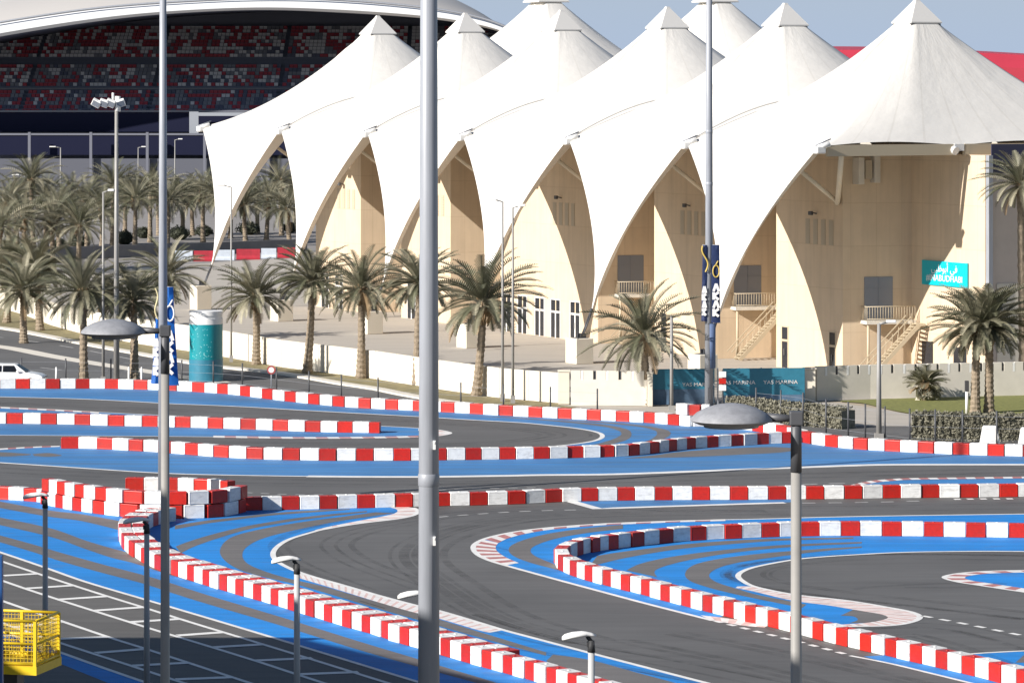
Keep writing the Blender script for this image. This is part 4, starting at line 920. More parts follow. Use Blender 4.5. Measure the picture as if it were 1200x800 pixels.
def palm(px, yb, ytop, label, group=None, v=0, far=False, crown=1.0):
    p = G(px, yb); s = S(yb); tot = (yb-ytop)/s
    cs = crown
    th = max(1.6, tot-2.9*cs)                     # trunk height to the crown centre
    r = thing('palm_tree', label, 'palm', p, rp.uniform(0, 6.28), group)
    tm, (bx, by) = TR[v % 3]
    t = bpy.data.objects.new('trunk', tm); C.objects.link(t); t.parent = r; t.scale = (1, 1, th/5.0); lx, ly = rp.uniform(-.045, .045), rp.uniform(-.045, .045); r.rotation_euler = (lx, ly, r.rotation_euler.z)
    c = bpy.data.objects.new('crown', (CRF if far else CR)[v % (2 if far else 4)]); C.objects.link(c); c.parent = r; c.location = (bx, by, th); c.scale = (cs, cs, cs); c.rotation_euler = (rp.uniform(-.14, .14), rp.uniform(-.14, .14), rp.uniform(0, 6.28))
palm(300, 427, 303, 'date palm just right of the teal drum, by the sunlit wall', v=0)
palm(360, 437, 285, 'date palm second right of the teal drum, tall against the tent legs', v=1)
palm(423, 443, 292, 'date palm midway between the teal drum and the thick mast', v=2)
palm(489, 451, 285, 'date palm half hidden behind the thick grey mast', v=3)
palm(558, 464, 292, 'full bushy date palm between the thick mast and the two slim lamps', v=0, crown=1.25)
palm(758, 475, 337, 'lone date palm in front of the notched wall, left of the hoarding', v=2, crown=1.1)
palm(1143, 485, 332, 'left one of the twin date palms on the lawn', v=1, crown=1.05)
palm(1159, 484, 326, 'right one of the twin date palms on the lawn', v=3, crown=1.05)
palm(1200, 455, 175, 'tall date palm cut off by the right edge, fronds before the grey end wall', v=2, crown=0.85)
palm(98, 447, 292, 'date palm left of the floodlight mast, beside the road', v=2, crown=1.05)
palm(157, 447, 305, 'date palm right of the floodlight mast, behind the round lamp', v=0)
palm(47, 387, 270, 'date palm on the verge before the left end of the cream wall', v=3, crown=1.2)
palm(8, 378, 272, 'date palm at the left edge of the view by the cream wall', v=1, crown=1.25)
palm(28, 402, 300, 'low date palm on the verge right of the edge palm', v=0, crown=1.0)
palm(196, 398, 283, 'date palm behind the blue banner mast', v=2, crown=1.0)
palm(122, 392, 318, 'small date palm behind the floodlight mast', v=1, crown=0.9)
far = [(10, 300, 208), (40, 296, 178), (70, 300, 212), (102, 296, 205), (28, 318, 222), (62, 316, 226), (0, 322, 230), (132, 288, 186), (158, 292, 202), (92, 318, 228), (176, 284, 192), (214, 280, 200), (238, 284, 196), (256, 286, 200), (196, 290, 204), (118, 302, 214), (330, 276, 184), (345, 272, 196), (312, 282, 205), (288, 286, 210), (270, 279, 202), (226, 276, 205), (186, 276, 196), (54, 290, 200), (20, 290, 200), (146, 282, 196), (84, 288, 198), (302, 274, 204), (340, 288, 214)]
for i, (px, yb, yt) in enumerate(far):
    palm(px, yb, yt, 'date palm in the dense cluster on the far car park', 'date palms on the far car park', v=i, far=True, crown=1.15)

# ------------------------------------------------------------------ shrubs, hedges
M_leafd = mat('dark_clipped_leaf', (0.035, 0.040, 0.022), 0.7, noise=0.3, nscale=3)
M_leafg = mat('dusty_hedge_leaf', (0.175, 0.165, 0.120), 0.7, noise=0.45, nscale=4)
def leaf_cloud(bm, fn, n, size, rnd):
    for _ in range(n):
        p, nn = fn(); a = Vector((rnd.uniform(-1, 1), rnd.uniform(-1, 1), rnd.uniform(-1, 1))).normalized(); a = (a+nn*0.6).normalized()
        t = a.orthogonal().normalized(); t = Matrix.Rotation(rnd.uniform(0, 6.28), 3, a) @ t; b = a.cross(t)
        s = size*rnd.uniform(.6, 1.4)
        bm.faces.new([bm.verts.new(p+t*s), bm.verts.new(p+b*s*.5), bm.verts.new(p-t*s), bm.verts.new(p-b*s*.5)])
def bush_bm(rx, ry, rz, seed, n=900, size=0.13):
    rnd = random.Random(seed); bm = bmesh.new()
    lob = [(rnd.uniform(0, 6.28), rnd.uniform(.5, 2.2), rnd.uniform(-.12, .12)) for _ in range(7)]
    def fn():
        th = rnd.uniform(0, 6.28); ct = rnd.uniform(-.25, 1); st = math.sqrt(max(0, 1-ct*ct))
        d = Vector((st*math.cos(th), st*math.sin(th), ct)); q = 1+sum(a*math.sin(k*3*th+p) for p, k, a in lob)*0.5
        r = rnd.uniform(.75, 1.03)*q
        return Vector((d.x*rx*r, d.y*ry*r, rz*0.35+d.z*rz*0.65*r)), d
    leaf_cloud(bm, fn, n, size, rnd)
    bmesh.ops.create_icosphere(bm, subdivisions=2, radius=1, matrix=Matrix.Translation((0, 0, rz*0.42)) @ Matrix.Diagonal((rx*.8, ry*.8, rz*.5, 1)))
    return bm
for i, (px, yb, wpx, hpx) in enumerate([(92, 290, 26, 15), (146, 286, 26, 16), (168, 279, 20, 13), (210, 281, 27, 16), (239, 277, 22, 13), (291, 275, 28, 16), (340, 273, 18, 13), (70, 292, 18, 12)]):
    s = S(yb); o = obj('round_bush', bush_bm(wpx/s/2, wpx/s/2, hpx/s, 30+i), M_leafd); o.location = G(px, yb)
    tag(o, 'dark clipped round bush under the far car park palms', 'bush', 'clipped bushes on the far car park')
def hedge(pts, h, th, label, seed, n):
    rnd = random.Random(seed); bm = bmesh.new(); P = [G(*p) for p in pts]; segs = list(zip(P, P[1:])); Ls = [(b-a).length for a, b in segs]
    for a, b in segs:
        t = b-a; M = Matrix.Translation(a) @ Matrix.Rotation(math.atan2(t.y, t.x), 4, 'Z'); box(bm, (0, 0.1, 0), (t.length, th-0.1, h-0.1), M=M)
    def fn():
        i = rnd.choices(range(len(segs)), Ls)[0]; a, b = segs[i]; t = (b-a).normalized(); nn = Vector((-t.y, t.x, 0)); u = rnd.random(); fc = rnd.random()
        wob = 0.07*math.sin(u*40+i)+rnd.uniform(-.05, .07)
        if fc < .55: return a.lerp(b, u)+nn*(-wob)+Vector((0, 0, rnd.uniform(0, h))), -nn
        return a.lerp(b, u)+nn*rnd.uniform(0, th)+Vector((0, 0, h+wob)), Vector((0, 0, 1))
    leaf_cloud(bm, fn, n, 0.10, rnd)
    tag(obj('hedge', bm, M_leafg), label, 'hedge')
hedge([(1068, 515), (1120, 516.6), (1250, 518)], 1.55, 1.6, 'long clipped grey green hedge in front of the lawn', 1, 7000)
hedge([(850, 489), (905, 495), (985, 503)], 1.25, 1.4, 'short clipped hedge right of the round street lamp head', 2, 4000)
# spiky shrub by the wall
sh = thing('spiky_shrub', 'spiky yellow green shrub against the notched wall by the lawn', 'shrub', G(1084, 468.6))
o = bpy.data.objects.new('crown', palm_crown(21, 40, 1.5, 0.75, 14)); C.objects.link(o); o.parent = sh; o.location = (0, -0.3, 1.1)
bm = bmesh.new(); tube(bm, (0, -0.3, 0), (0, -0.3, 1.2), 0.3, 0.2, 8); obj('stem', bm, M_bark, sh)
o = obj('low_bush', bush_bm(0.8, 0.7, 0.9, 77, 500, 0.1), M_leafg); o.location = G(1089, 469); tag(o, 'low bush at the foot of the spiky shrub', 'bush')

# ------------------------------------------------------------------ lamps and masts
def street_lamp(px, ytop, yb, armpx, label, group=None, rad=0.085, head=True):
    s = S(yb); h = (yb-ytop)/s; p = G(px, yb); arm = armpx/s
    r = thing('street_lamp', label, 'street lamp', p, 0, group)
    bm = bmesh.new(); tube(bm, (0, 0, 0), (0, 0, h), rad*1.25, rad*0.75, 8)
    box(bm, (-rad*1.9, -rad*1.9, 0), (rad*1.9, rad*1.9, 0.5)); obj('pole', bm, M_steel_l, r)
    sg = 1 if arm > 0 else -1
    bm = bmesh.new(); tube(bm, (0, 0, h-0.03), (arm*0.5, 0, h+0.10), rad*0.6, n=6); obj('arm', bm, M_steel_l, r)
    bm = bmesh.new(); x0, x1 = sorted((arm*0.42, arm*1.0))
    box(bm, (x0, -0.17, h+0.05), (x1, 0.17, h+0.22), bev=0.05); obj('lamp_head', bm, M_white, r)
street_lamp(71, 173, 250, -13, 'grey street lamp at far left with its head turned left, before the dark grandstand', rad=0.12)
street_lamp(29, 206, 290, -15, 'grey street lamp nearest the left edge among the far palms', rad=0.12)
street_lamp(162, 173, 250, 9, 'far street lamp with small head turned right, left of the tall mast', rad=0.1)
street_lamp(205, 164, 255, 9, 'far street lamp with head turned right, just right of the tall mast', rad=0.1)
street_lamp(253, 167, 290, -9, 'far street lamp beside the corner of the leftmost tent', rad=0.1)
street_lamp(121, 225, 449, 13, 'slim lamp just left of the floodlight mast, head turned right', rad=0.095)
street_lamp(271, 219, 424, -17, 'slim lamp before the leftmost tent leg, head turned left', rad=0.07)
street_lamp(589, 236, 470, -16, 'left one of the two slim lamps before the glazed doors, head turned left', rad=0.085)
street_lamp(601, 243, 472, 15, 'right one of the two slim lamps before the glazed doors, head turned right', rad=0.085)
street_lamp(1030, 379, 517, 20, 'low lamp in front of the lawn with its arm to the right', rad=0.14)
# plain post
p = G(787, 480); bm = bmesh.new(); tube(bm, (0, 0, 0), (0, 0, 6.2), 0.12, 0.10, 10); box(bm, (-0.2, -0.2, 0), (0.2, 0.2, 0.3)); tube(bm, (0, 0, 6.2), (0, 0, 6.3), 0.13, 0.06, 10); o = obj('plain_post', bm, M_steel_l); o.location = p; tag(o, 'plain pale post without a lamp in front of the hoarding, right of the lone palm', 'post')
# floodlight mast
fm = thing('floodlight_mast', 'slim white mast topped by a cluster of floodlights, left', 'floodlight', G(136.5, 449))
hh = (449-121)/S(449)
bm = bmesh.new(); tube(bm, (0, 0, 0), (0, 0, hh), 0.22, 0.12, 10); box(bm, (-0.4, -0.4, 0), (0.4, 0.4, 0.35)); obj('pole', bm, M_steel_l, fm)
bm = bmesh.new(); box(bm, (-1.5, -0.12, hh-0.05), (0.35, 0.12, hh+0.2)); tube(bm, (-0.25, 0, hh+0.2), (-0.25, 0, hh+0.75), 0.09, n=6); tube(bm, (0.1, 0, hh-0.6), (0.1, 0, hh+0.5), 0.2, n=8); obj('crossarm', bm, M_white, fm)
for x, y, rx in ((-1.45, -0.15, .5), (-0.9, -0.2, .35), (-0.4, -.25, .4), (0.3, -0.1, -.3)):
    bm = bmesh.new(); M = Matrix.Translation((x, y, hh)) @ Matrix.Rotation(rx, 4, 'Y') @ Matrix.Rotation(0.5, 4, 'X'); box(bm, (-0.32, -0.12, -0.28), (0.32, 0.16, 0.26), M=M, bev=0.04); box(bm, (-0.26, -0.135, -0.22), (0.26, -0.125, 0.2), 1, M=M); obj('floodlight', bm, [M_white, M_glassb], fm)
def mast(px, s, z1, r0, r1, label, bands=(), base=True, m=M_steel):
    p = Vector(((px-600)/s, F/s, 0)); r = thing('tall_mast', label, 'mast', p)
    bm = bmesh.new(); n = 20
    tube(bm, (0, 0, 0), (0, 0, z1), r0, r1, n); obj('pole', bm, m, r)
    bm = bmesh.new(); lathe(bm, [(r0*1.0, 0.06), (r0*2.2, 0.06), (r0*2.2, 0)], 16); box(bm, (-r0*0.3, -r0*1.12, 0.5), (r0*0.3, -r0*0.9, 1.3)); obj('base_plate', bm, M_steel_d, r)
    for z in bands:
        rr_ = r0+(r1-r0)*z/z1
        bm = bmesh.new(); lathe(bm, [(rr_*0.98, z-0.12), (rr_+0.012, z-0.10), (rr_+0.012, z+0.10), (rr_*0.98, z+0.12)], 20); obj('joint_band', bm, M_steel, r)
    return r
sm = 64.0
mm = mast(502.5, sm, 36.0, 0.235, 0.115, 'thick grey mast crossing the whole view, nearest and left of centre', bands=(H-(562-HY)/sm,))
for py in (520, 632):
    z = H-(py-HY)/sm; bm = bmesh.new(); box(bm, (0.08, -0.235, z-0.08), (0.13, -0.15, z+0.08)); tube(bm, (0.105, -0.2, z+0.05), (0.105, -0.26, z+0.05), 0.02, n=6); obj('bracket', bm, M_white, mm)
mast(191, 22.8, 34.0, 0.26, 0.15, 'tall slim mast rising from the barrier stack, carrying the blue banners')
m2 = mast(831, 17.4, 36.0, 0.30, 0.17, 'tall slim mast at the hoarding carrying the navy banners', bands=(9, 15, 18.5))
bm = bmesh.new(); tube(bm, (0.1, 0.05, 2.6), (0.1, 0.05, 5.6), 0.34, 0.34, 14); obj('blue_sleeve', bm, mat('blue_grey_sleeve', (0.12, 0.17, 0.30), 0.6), m2)

def banner(px, s, ytop, ybot, side, wt, wb, m, label, lift=0.0):
    X0 = (px-600)/s; Y = F/s
    zt, zb = H-(ytop-HY)/s, H-(ybot-HY)/s
    r = thing('mast_banner', label, 'banner', (X0, Y, zb)); hgt = zt-zb
    bm = bmesh.new(); N = 14; A = []
    for i in range(N+1):
        t = i/N; w = wb+(wt-wb)*t**0.7; y = 0.05*math.sin(t*5)
        A.append([bm.verts.new((side*0.13, y-0.25, t*hgt)), bm.verts.new((side*(0.13+w*0.5), y-0.32, t*hgt)), bm.verts.new((side*(0.13+w), y-0.22+0.06*math.sin(t*7), t*hgt))])
    for a, b in zip(A, A[1:]):
        for k in range(2): bm.faces.new((a[k], a[k+1], b[k+1], b[k]))
    sr = bmesh.ops.solidify(bm, geom=bm.faces[:], thickness=0.02)
    obj('cloth', bm, m, r, True, 40)
    bm = bmesh.new(); tube(bm, (0, -0.1, hgt), (side*(0.15+wt), -0.24, hgt), 0.03, n=6); tube(bm, (0, -0.1, 0.02), (side*(0.15+wb), -0.24, 0.02), 0.03, n=6); obj('bracket_arm', bm, M_steel, r)
    return r, hgt
def marks(r, hgt, side, x0, wd, zlo, zhi, ring):
    bm = bmesh.new(); rnd = random.Random(3)
    # upright mark made of joined strokes
    N_ = 4; hh_ = (zhi-zlo)/N_; dep = 0
    for i in range(N_):
        za = zlo+hh_*i; zb_ = za+hh_*0.9
        segs = (((-.4, 0), (-.4, 1)), ((-.4, .5), (.42, 1)), ((-.4, .5), (.42, 0))) if i % 2 == 0 else (((-.42, 0), (0, 1)), ((.42, 0), (0, 1)), ((0, .45), (0, 1)))
        for (ax, az), (bx_, bz) in segs:
            a = Vector((x0+ax*wd, -0.375-0.0035*dep, za+(zb_-za)*az)); b = Vector((x0+bx_*wd, -0.375-0.0035*dep, za+(zb_-za)*bz)); dep += 1
            t = (b-a).normalized(); n_ = Vector((-t.z, 0, t.x))*0.085
            bm.faces.new([bm.verts.new(v) for v in (a-n_, b-n_, b+n_, a+n_)])
    obj('white_mark', bm, M_white, r)
    if ring:
        bm = bmesh.new(); pr = None
        for k in range(19):
            a = 6.283*k/18; q = Vector((x0+0.21*math.cos(a), -0.385, ring+0.40*math.sin(a)))
            if pr: tube(bm, pr, q, 0.05, n=5, caps=False)
            pr = q
        tube(bm, (x0-0.02, -0.385, ring+0.42), (x0+0.14, -0.385, ring+0.7), 0.05, n=5)
        obj('ring_emblem', bm, M_gold if ring and r['label'].find('navy') >= 0 else M_white, r)
def flourish(r, hgt, side, m):
    bm = bmesh.new(); pr = None
    for k in range(15):
        t = k/14; q = Vector((side*(0.36+0.16*math.sin(t*6.0+0.6)-0.15*t), -0.40, hgt*0.99-t*1.75))
        if pr: tube(bm, pr, q, 0.06, n=5, caps=False)
        pr = q
    obj('ribbon_emblem', bm, m, r)
b1, h1 = banner(191, 22.6, 336, 451, 1, 0.42, 0.72, M_bluef, 'right half of the blue banner pair on the left mast')
marks(b1, h1, 1, 0.40, 0.34, 0.6, 2.9, h1-1.35)
b2, h2 = banner(191, 22.6, 372, 449, -1, 0.22, 0.50, M_bluef, 'left half of the blue banner pair on the left mast, topped by a pale ribbon')
marks(b2, h2, -1, -0.32, 0.24, 0.45, 2.4, 0)
bm = bmesh.new(); pr = None
for k in range(15):
    t = k/14; q = Vector((-0.36+0.1*math.sin(t*6.3)+0.12*t, -0.36, h2+1.55-t*1.6))
    if pr: tube(bm, pr, q, 0.05, n=5, caps=False)
    pr = q
obj('ribbon_emblem', bm, mat('pale_gold_print', (0.6, 0.52, 0.3), 0.5), b2)
b3, h3 = banner(831, 17.4, 287, 378, 1, 0.55, 0.62, M_navy, 'right half of the navy banner pair with a gold ring on the tall mast')
marks(b3, h3, 1, 0.45, 0.42, 0.45, 2.7, h3-1.75)
b4, h4 = banner(831, 17.4, 287, 376, -1, 0.32, 0.42, M_navy, 'left half of the navy banner pair with a gold ribbon on the tall mast')
marks(b4, h4, -1, -0.34, 0.25, 0.4, 2.4, 0); flourish(b4, h4, -1, M_gold)

def disc_lamp(px_pole, px_head, ylamp, s, wpx, label):
    X = (px_pole-600)/s; Y = F/s; z = H-(ylamp-HY)/s
    r = thing('street_lamp', label, 'street lamp', (X, Y, 0))
    R = wpx/s/2; hx = (px_head-px_pole)/s
    pr = 0.078
    zs = z-0.75
    bm = bmesh.new(); tube(bm, (0, 0, 0), (0, 0, zs), pr*1.35, pr, 14); box(bm, (-0.2, -0.2, 0), (0.2, 0.2, 0.05)); obj('pole', bm, M_steel_l, r)
    bm = bmesh.new(); tube(bm, (0, 0, zs+0.003), (0, 0, z+0.12), pr*1.08, pr*1.02, 14); box(bm, (-pr*1.3, -pr*1.3, z-0.05), (pr*1.3, pr*1.3, z+0.16), bev=0.02); obj('sleeve', bm, M_steel_d, r)
    bm = bmesh.new(); tube(bm, (0, 0, z+0.05), (hx+R*0.86, 0, z+0.06), 0.045, 0.075, 10); obj('arm', bm, M_steel_d, r)
    bm = bmesh.new()
    k = wpx/95.0
    lathe(bm, [(0, -0.09), (R*0.45, -0.085), (R*0.72, -0.065), (R*0.80, -0.055), (R*0.94, -0.02), (R, 0.0), (R*0.985, 0.03), (R*0.85, 0.11), (R*0.62, 0.185), (R*0.35, 0.235), (R*0.12, 0.255), (0, 0.257)], 36, (hx, 0, z+0.02))
    obj('lamp_head', bm, M_lamp, r, True, 50)
    bm = bmesh.new(); lathe(bm, [(0, -0.115), (R*0.4, -0.11), (R*0.66, -0.095), (R*0.68, -0.06)], 28, (hx, 0, z+0.015)); obj('lens', bm, M_glassb, r)
disc_lamp(933, 857, 494, 79.0, 97, 'street lamp with a round grey disc head in the right foreground')
disc_lamp(193.5, 133, 391, 62.5, 77, 'street lamp with a round grey disc head in front of the blue banners')

def track_lamp(px, ytop, label, arm=-0.62):
    h = 6.4; s = (ytop-HY)/(H-h); X = (px-600)/s; Y = F/s
    r = thing('track_lamp', label, 'track lamp', (X, Y, 0), 0, 'short lamps along the near side of the track')
    bm = bmesh.new(); tube(bm, (0, 0, 0), (0, 0, h-0.45), 0.115, 0.095, 12); box(bm, (-0.2, -0.2, 0), (0.2, 0.2, 0.05)); obj('pole', bm, mat('pale_grey_pole', (0.44, 0.44, 0.44), 0.5), r)
    bm = bmesh.new(); tube(bm, (0, 0, h-0.45), (0, 0, h-0.12), 0.115, 0.085, 10); box(bm, (-0.13, -0.07, h-0.3), (0.07, 0.12, h-0.16)); tube(bm, (0, 0, h-0.15), (-0.12, 0, h), 0.06, n=8); obj('joint', bm, M_black, r)
    bm = bmesh.new()
    pf = [(0.14, 0.06, 0.0, 0.07), (0.0, 0.09, 0.03, 0.12), (-0.14, 0.13, 0.05, 0.14), (-0.28, 0.22, 0.04, 0.18), (-0.55, 0.25, 0.0, 0.20), (-0.76, 0.23, -0.05, 0.18), (-0.84, 0.16, -0.07, 0.10)]
    rings = []
    for x_, hw_, zc, th_ in pf:
        rings.append([bm.verts.new((x_, hw_*math.cos(a), h+zc+th_*0.62*(math.sin(a) if math.sin(a) > 0 else 0.6*math.sin(a)))) for a in [2*math.pi*q/12 for q in range(12)]])
    for A_, B_ in zip(rings, rings[1:]):
        for q in range(12): bm.faces.new((A_[q], A_[(q+1) % 12], B_[(q+1) % 12], B_[q])).smooth = True
    bm.faces.new(rings[0]); bm.faces.new(rings[-1][::-1]); bmesh.ops.recalc_face_normals(bm, faces=bm.faces)
    obj('lamp_head', bm, M_white, r)
track_lamp(53, 581, 'short track lamp at far left, above the yellow basket')
track_lamp(172, 610, 'short track lamp beside the left hairpin of barriers')
track_lamp(348, 656, 'short track lamp in front of the double barrier row, left of the thick mast')
track_lamp(498, 697, 'short track lamp whose head peeps out left of the thick mast')
track_lamp(693, 745, 'short track lamp at bottom centre, right of the thick mast')

# ------------------------------------------------------------------ drum, signs, blocks, car, jersey barriers
dr = thing('wrapped_drum', 'tall round drum column wrapped in turquoise with a white rim, beside the road', 'drum', G(241.5, 446))
s = S(446); R = 19.5/s; hD = (446-364)/s
bm = bmesh.new(); lathe(bm, [(0, hD), (R*1.01, hD), (R*1.01, hD-0.32), (R*0.98, hD-0.34), (R*0.98, hD-0.5), (R*1.01, hD-0.52), (R*1.01, hD-0.95)], 40); obj('rim', bm, M_white, dr, True, 30)
bm = bmesh.new(); lathe(bm, [(R, hD-0.95), (R, 1.6)], 40); obj('wrap', bm, M_teal, dr)
bm = bmesh.new(); lathe(bm, [(R*1.02, 1.6), (R*1.02, 0)], 40); obj('lower_wrap', bm, M_teald, dr)
bm = bmesh.new()
rnd = random.Random(9)
for i in range(46):
    a = -1.57+rnd.uniform(-.5, .9)-0.35; z = rnd.uniform(1.7, hD-1.2); c = Vector((R*1.004*math.cos(a), R*1.004*math.sin(a), z)); t = Vector((-math.sin(a), math.cos(a), 0))*rnd.uniform(.03, .06); u = Vector((0, 0, rnd.uniform(.03, .06)))
    bm.faces.new([bm.verts.new(c+q) for q in (-t, -u, t, u)])
obj('printed_dots', bm, mat('pale_teal_print', (0.2, 0.5, 0.52), 0.6), dr)

sg2 = thing('road_sign', 'small round red and white road sign by the wire fence, right of the teal drum', 'road sign', G(318, 459))
bm = bmesh.new(); tube(bm, (0, 0, 0), (0, 0, 1.75), 0.04, n=8); obj('post', bm, M_steel, sg2)
bm = bmesh.new(); tube(bm, (0, -0.05, 1.55), (0, -0.08, 1.55), 0.30, n=24); obj('red_ring', bm, mat('sign_red', (0.40, 0.07, 0.07), 0.4), sg2)
bm = bmesh.new(); tube(bm, (0, -0.082, 1.55), (0, -0.09, 1.55), 0.20, n=24); obj('white_face', bm, M_white, sg2)
sg3 = thing('sign_post', 'thin post with small stacked plates in front of the hoarding, right of the banner mast', 'road sign', G(847, 478.5))
bm = bmesh.new(); tube(bm, (0, 0, 0), (0, 0, 2.6), 0.05, n=8); obj('post', bm, M_steel_d, sg3)
for i, m in enumerate((M_white, M_red, M_white)):
    bm = bmesh.new(); box(bm, (-0.26, -0.09, 1.2+i*0.45), (0.22, -0.06, 1.58+i*0.45), bev=0.01); obj('plate', bm, m, sg3)
for px, py, lab in ((1160, 522, 'white tapered concrete block on the barrier row before the hedge'), (1205, 524, 'white tapered concrete block cut off by the right edge')):
    bm = bmesh.new()
    vs = box(bm, (-0.6, -0.45, 0), (0.6, 0.45, 1.2))
    for v in vs:
        if v.co.z > 1: v.co.x *= 0.68; v.co.y *= 0.68
    bmesh.ops.bevel(bm, geom=bm.edges[:], offset=0.05, segments=2, affect='EDGES')
    o = obj('concrete_block', bm, M_white); o.location = G(px, py); tag(o, lab, 'concrete block')
bo = thing('bollard', 'white bollard with a black cap left of the twin palms', 'bollard', G(1133, 485))
bm = bmesh.new(); tube(bm, (0, 0, 0), (0, 0, 1.5), 0.10, n=10); obj('post', bm, M_white, bo)
bm = bmesh.new(); box(bm, (-0.13, -0.13, 1.503), (0.13, 0.13, 2.2), bev=0.02); obj('cap', bm, M_black, bo)
bm = bmesh.new(); tube(bm, (0, 0, 0), (0, 0, 1.1), 0.11, 0.10, n=10); box(bm, (-0.14, -0.14, 0), (0.14, 0.14, 0.08)); o = obj('short_post', bm, M_cream); o.location = G(1075, 469); tag(o, 'short cream post left of the spiky shrub', 'post')
for px, lab in ((66, 'small white marker post just right of the white car'), (151, 'left one of two small white marker posts behind the far row'), (166, 'right one of two small white marker posts behind the far row')):
    bm = bmesh.new(); tube(bm, (0, 0, 0), (0, 0, 1.35), 0.085, 0.07, 10); tube(bm, (0, 0, 1.35), (0, 0, 1.42), 0.075, 0.03, 10); box(bm, (-0.15, -0.15, 0), (0.15, 0.15, 0.05)); o = obj('marker_post', bm, M_white); o.location = G(px, 453); tag(o, lab, 'marker post')
# hanging white box on the floodlight mast
bm = bmesh.new(); box(bm, (0.28, -0.15, 4.5-1.35), (0.58, 0.15, 4.5), bev=0.02); box(bm, (0.1, -0.05, 4.2), (0.28, 0.05, 4.3)); obj('equipment_box', bm, M_white, fm)

def jersey(px0, px1, y, m, label, grp):
    a, b = G(px0, y), G(px1, y); L = (b-a).length
    prof = [(-0.38, 0), (-0.38, 0.2), (-0.2, 0.5), (-0.13, 1.25), (0.13, 1.25), (0.2, 0.5), (0.38, 0.2), (0.38, 0)]
    bm = bmesh.new(); A = [bm.verts.new((0.02, y_, z)) for y_, z in prof]; B = [bm.verts.new((L-0.02, y_, z)) for y_, z in prof]
    for k in range(len(prof)): bm.faces.new((A[k], B[k], B[(k+1) % 8], A[(k+1) % 8]))
    bm.faces.new(A); bm.faces.new(B[::-1]); bmesh.ops.recalc_face_normals(bm, faces=bm.faces)
    o = obj('road_barrier', bm, m); o.location = a; o.rotation_euler = (0, 0, math.atan2((b-a).y, (b-a).x)); tag(o, label, 'road barrier', grp)
M_jr = mat('dull_red_barrier', (0.36, 0.02, 0.035), 0.5, noise=0.2, nscale=1.5); M_jw = mat('pale_blue_barrier', (0.50, 0.55, 0.62), 0.5, noise=0.15, nscale=1.5)
for px0, px1, y, c in ((205, 226, 306, 'w'), (227, 250, 306, 'r'), (252, 275, 305, 'w'), (277, 305, 304, 'r'), (306, 324, 303, 'w'), (325, 346, 302, 'r')):
    jersey(px0, px1, y, M_jr if c == 'r' else M_jw, ('dull red' if c == 'r' else 'pale blue')+' road barrier on the far plaza behind the leftmost tent leg', ('red' if c == 'r' else 'pale')+' road barriers on the far plaza')
wl = thing('low_wall', 'low grey wall between the far car park and the plaza', 'wall', (0, 0, 0))
bm = bmesh.new(); P = [G(x, y) for x, y in ((-80, 309), (110, 303), (200, 300), (360, 294))]
for a, b in zip(P, P[1:]):
    t = b-a; M = Matrix.Translation(a) @ Matrix.Rotation(math.atan2(t.y, t.x), 4, 'Z'); box(bm, (0, 0, 0), (t.length, 0.4, 1.5), M=M)
obj('panel', bm, mat('low_wall_grey', (0.20, 0.19, 0.185), 0.85, noise=0.12, nscale=0.6), wl)

# white car on the road, far left
car = thing('car', 'white car on the road at the left edge, behind the far barrier row', 'car', G(14, 452.5), math.radians(-3))
def car_body():
    bm = bmesh.new()
    side = [(-2.4, 0.35), (-2.42, 0.75), (-2.3, 1.0), (-1.75, 1.02), (-1.35, 1.06), (-1.0, 1.08), (1.15, 1.05), (2.1, 0.90), (2.38, 0.72), (2.42, 0.4), (2.3, 0.3), (-2.3, 0.3)]
    L_ = [bm.verts.new((x, -0.9, z)) for x, z in side]; R_ = [bm.verts.new((x, 0.9, z)) for x, z in side]
    for k in range(len(side)): bm.faces.new((L_[k], L_[(k+1) % len(side)], R_[(k+1) % len(side)], R_[k]))
    bm.faces.new(L_[::-1]); bm.faces.new(R_)
    bmesh.ops.recalc_face_normals(bm, faces=bm.faces)
    bmesh.ops.bevel(bm, geom=bm.edges[:], offset=0.06, segments=2, affect='EDGES')
    return bm
obj('body', car_body(), mat('white_car_paint', (0.8, 0.8, 0.8), 0.25), car, True, 40)
bm = bmesh.new(); vs = box(bm, (-1.9, -0.78, 1.04), (1.15, 0.78, 1.62))
for v in vs:
    if v.co.z > 1.3: v.co.x = -1.5 if v.co.x < 0 else 0.35; v.co.y *= 0.82
bmesh.ops.bevel(bm, geom=bm.edges[:], offset=0.06, segments=2, affect='EDGES'); obj('cabin', bm, mat('white_car_paint', (0.8, 0.8, 0.8), 0.25), car, True, 40)
for x0, x1, xt0, xt1 in ((-1.55, -0.62, -1.3, -0.62), (-0.52, 0.55, -0.52, 0.28)):
    bm = bmesh.new(); q = [(x0, -0.80, 1.10), (x1, -0.80, 1.10), (xt1, -0.70, 1.54), (xt0, -0.70, 1.54)]; bm.faces.new([bm.verts.new(v) for v in q]); bmesh.ops.solidify(bm, geom=bm.faces[:], thickness=0.03); obj('side_window', bm, M_glass, car)
bm = bmesh.new(); bm.faces.new([bm.verts.new(v) for v in ((1.12, -0.7, 1.12), (1.12, 0.7, 1.12), (0.44, 0.58, 1.56), (0.44, -0.58, 1.56))]); bmesh.ops.solidify(bm, geom=bm.faces[:], thickness=0.03); obj('windscreen', bm, M_glass, car)
for x in (-1.5, 1.5):
    for y in (-0.84, 0.84):
        bm = bmesh.new(); tube(bm, (x, y-0.1, 0.34), (x, y+0.1, 0.34), 0.34, n=20); w_ = obj('wheel', bm, M_black, car)
        bm = bmesh.new(); yy = y+(0.105 if y > 0 else -0.105); tube(bm, (x, yy-0.01, 0.34), (x, yy+0.01, 0.34), 0.2, n=14); obj('rim', bm, M_steel_l, w_)
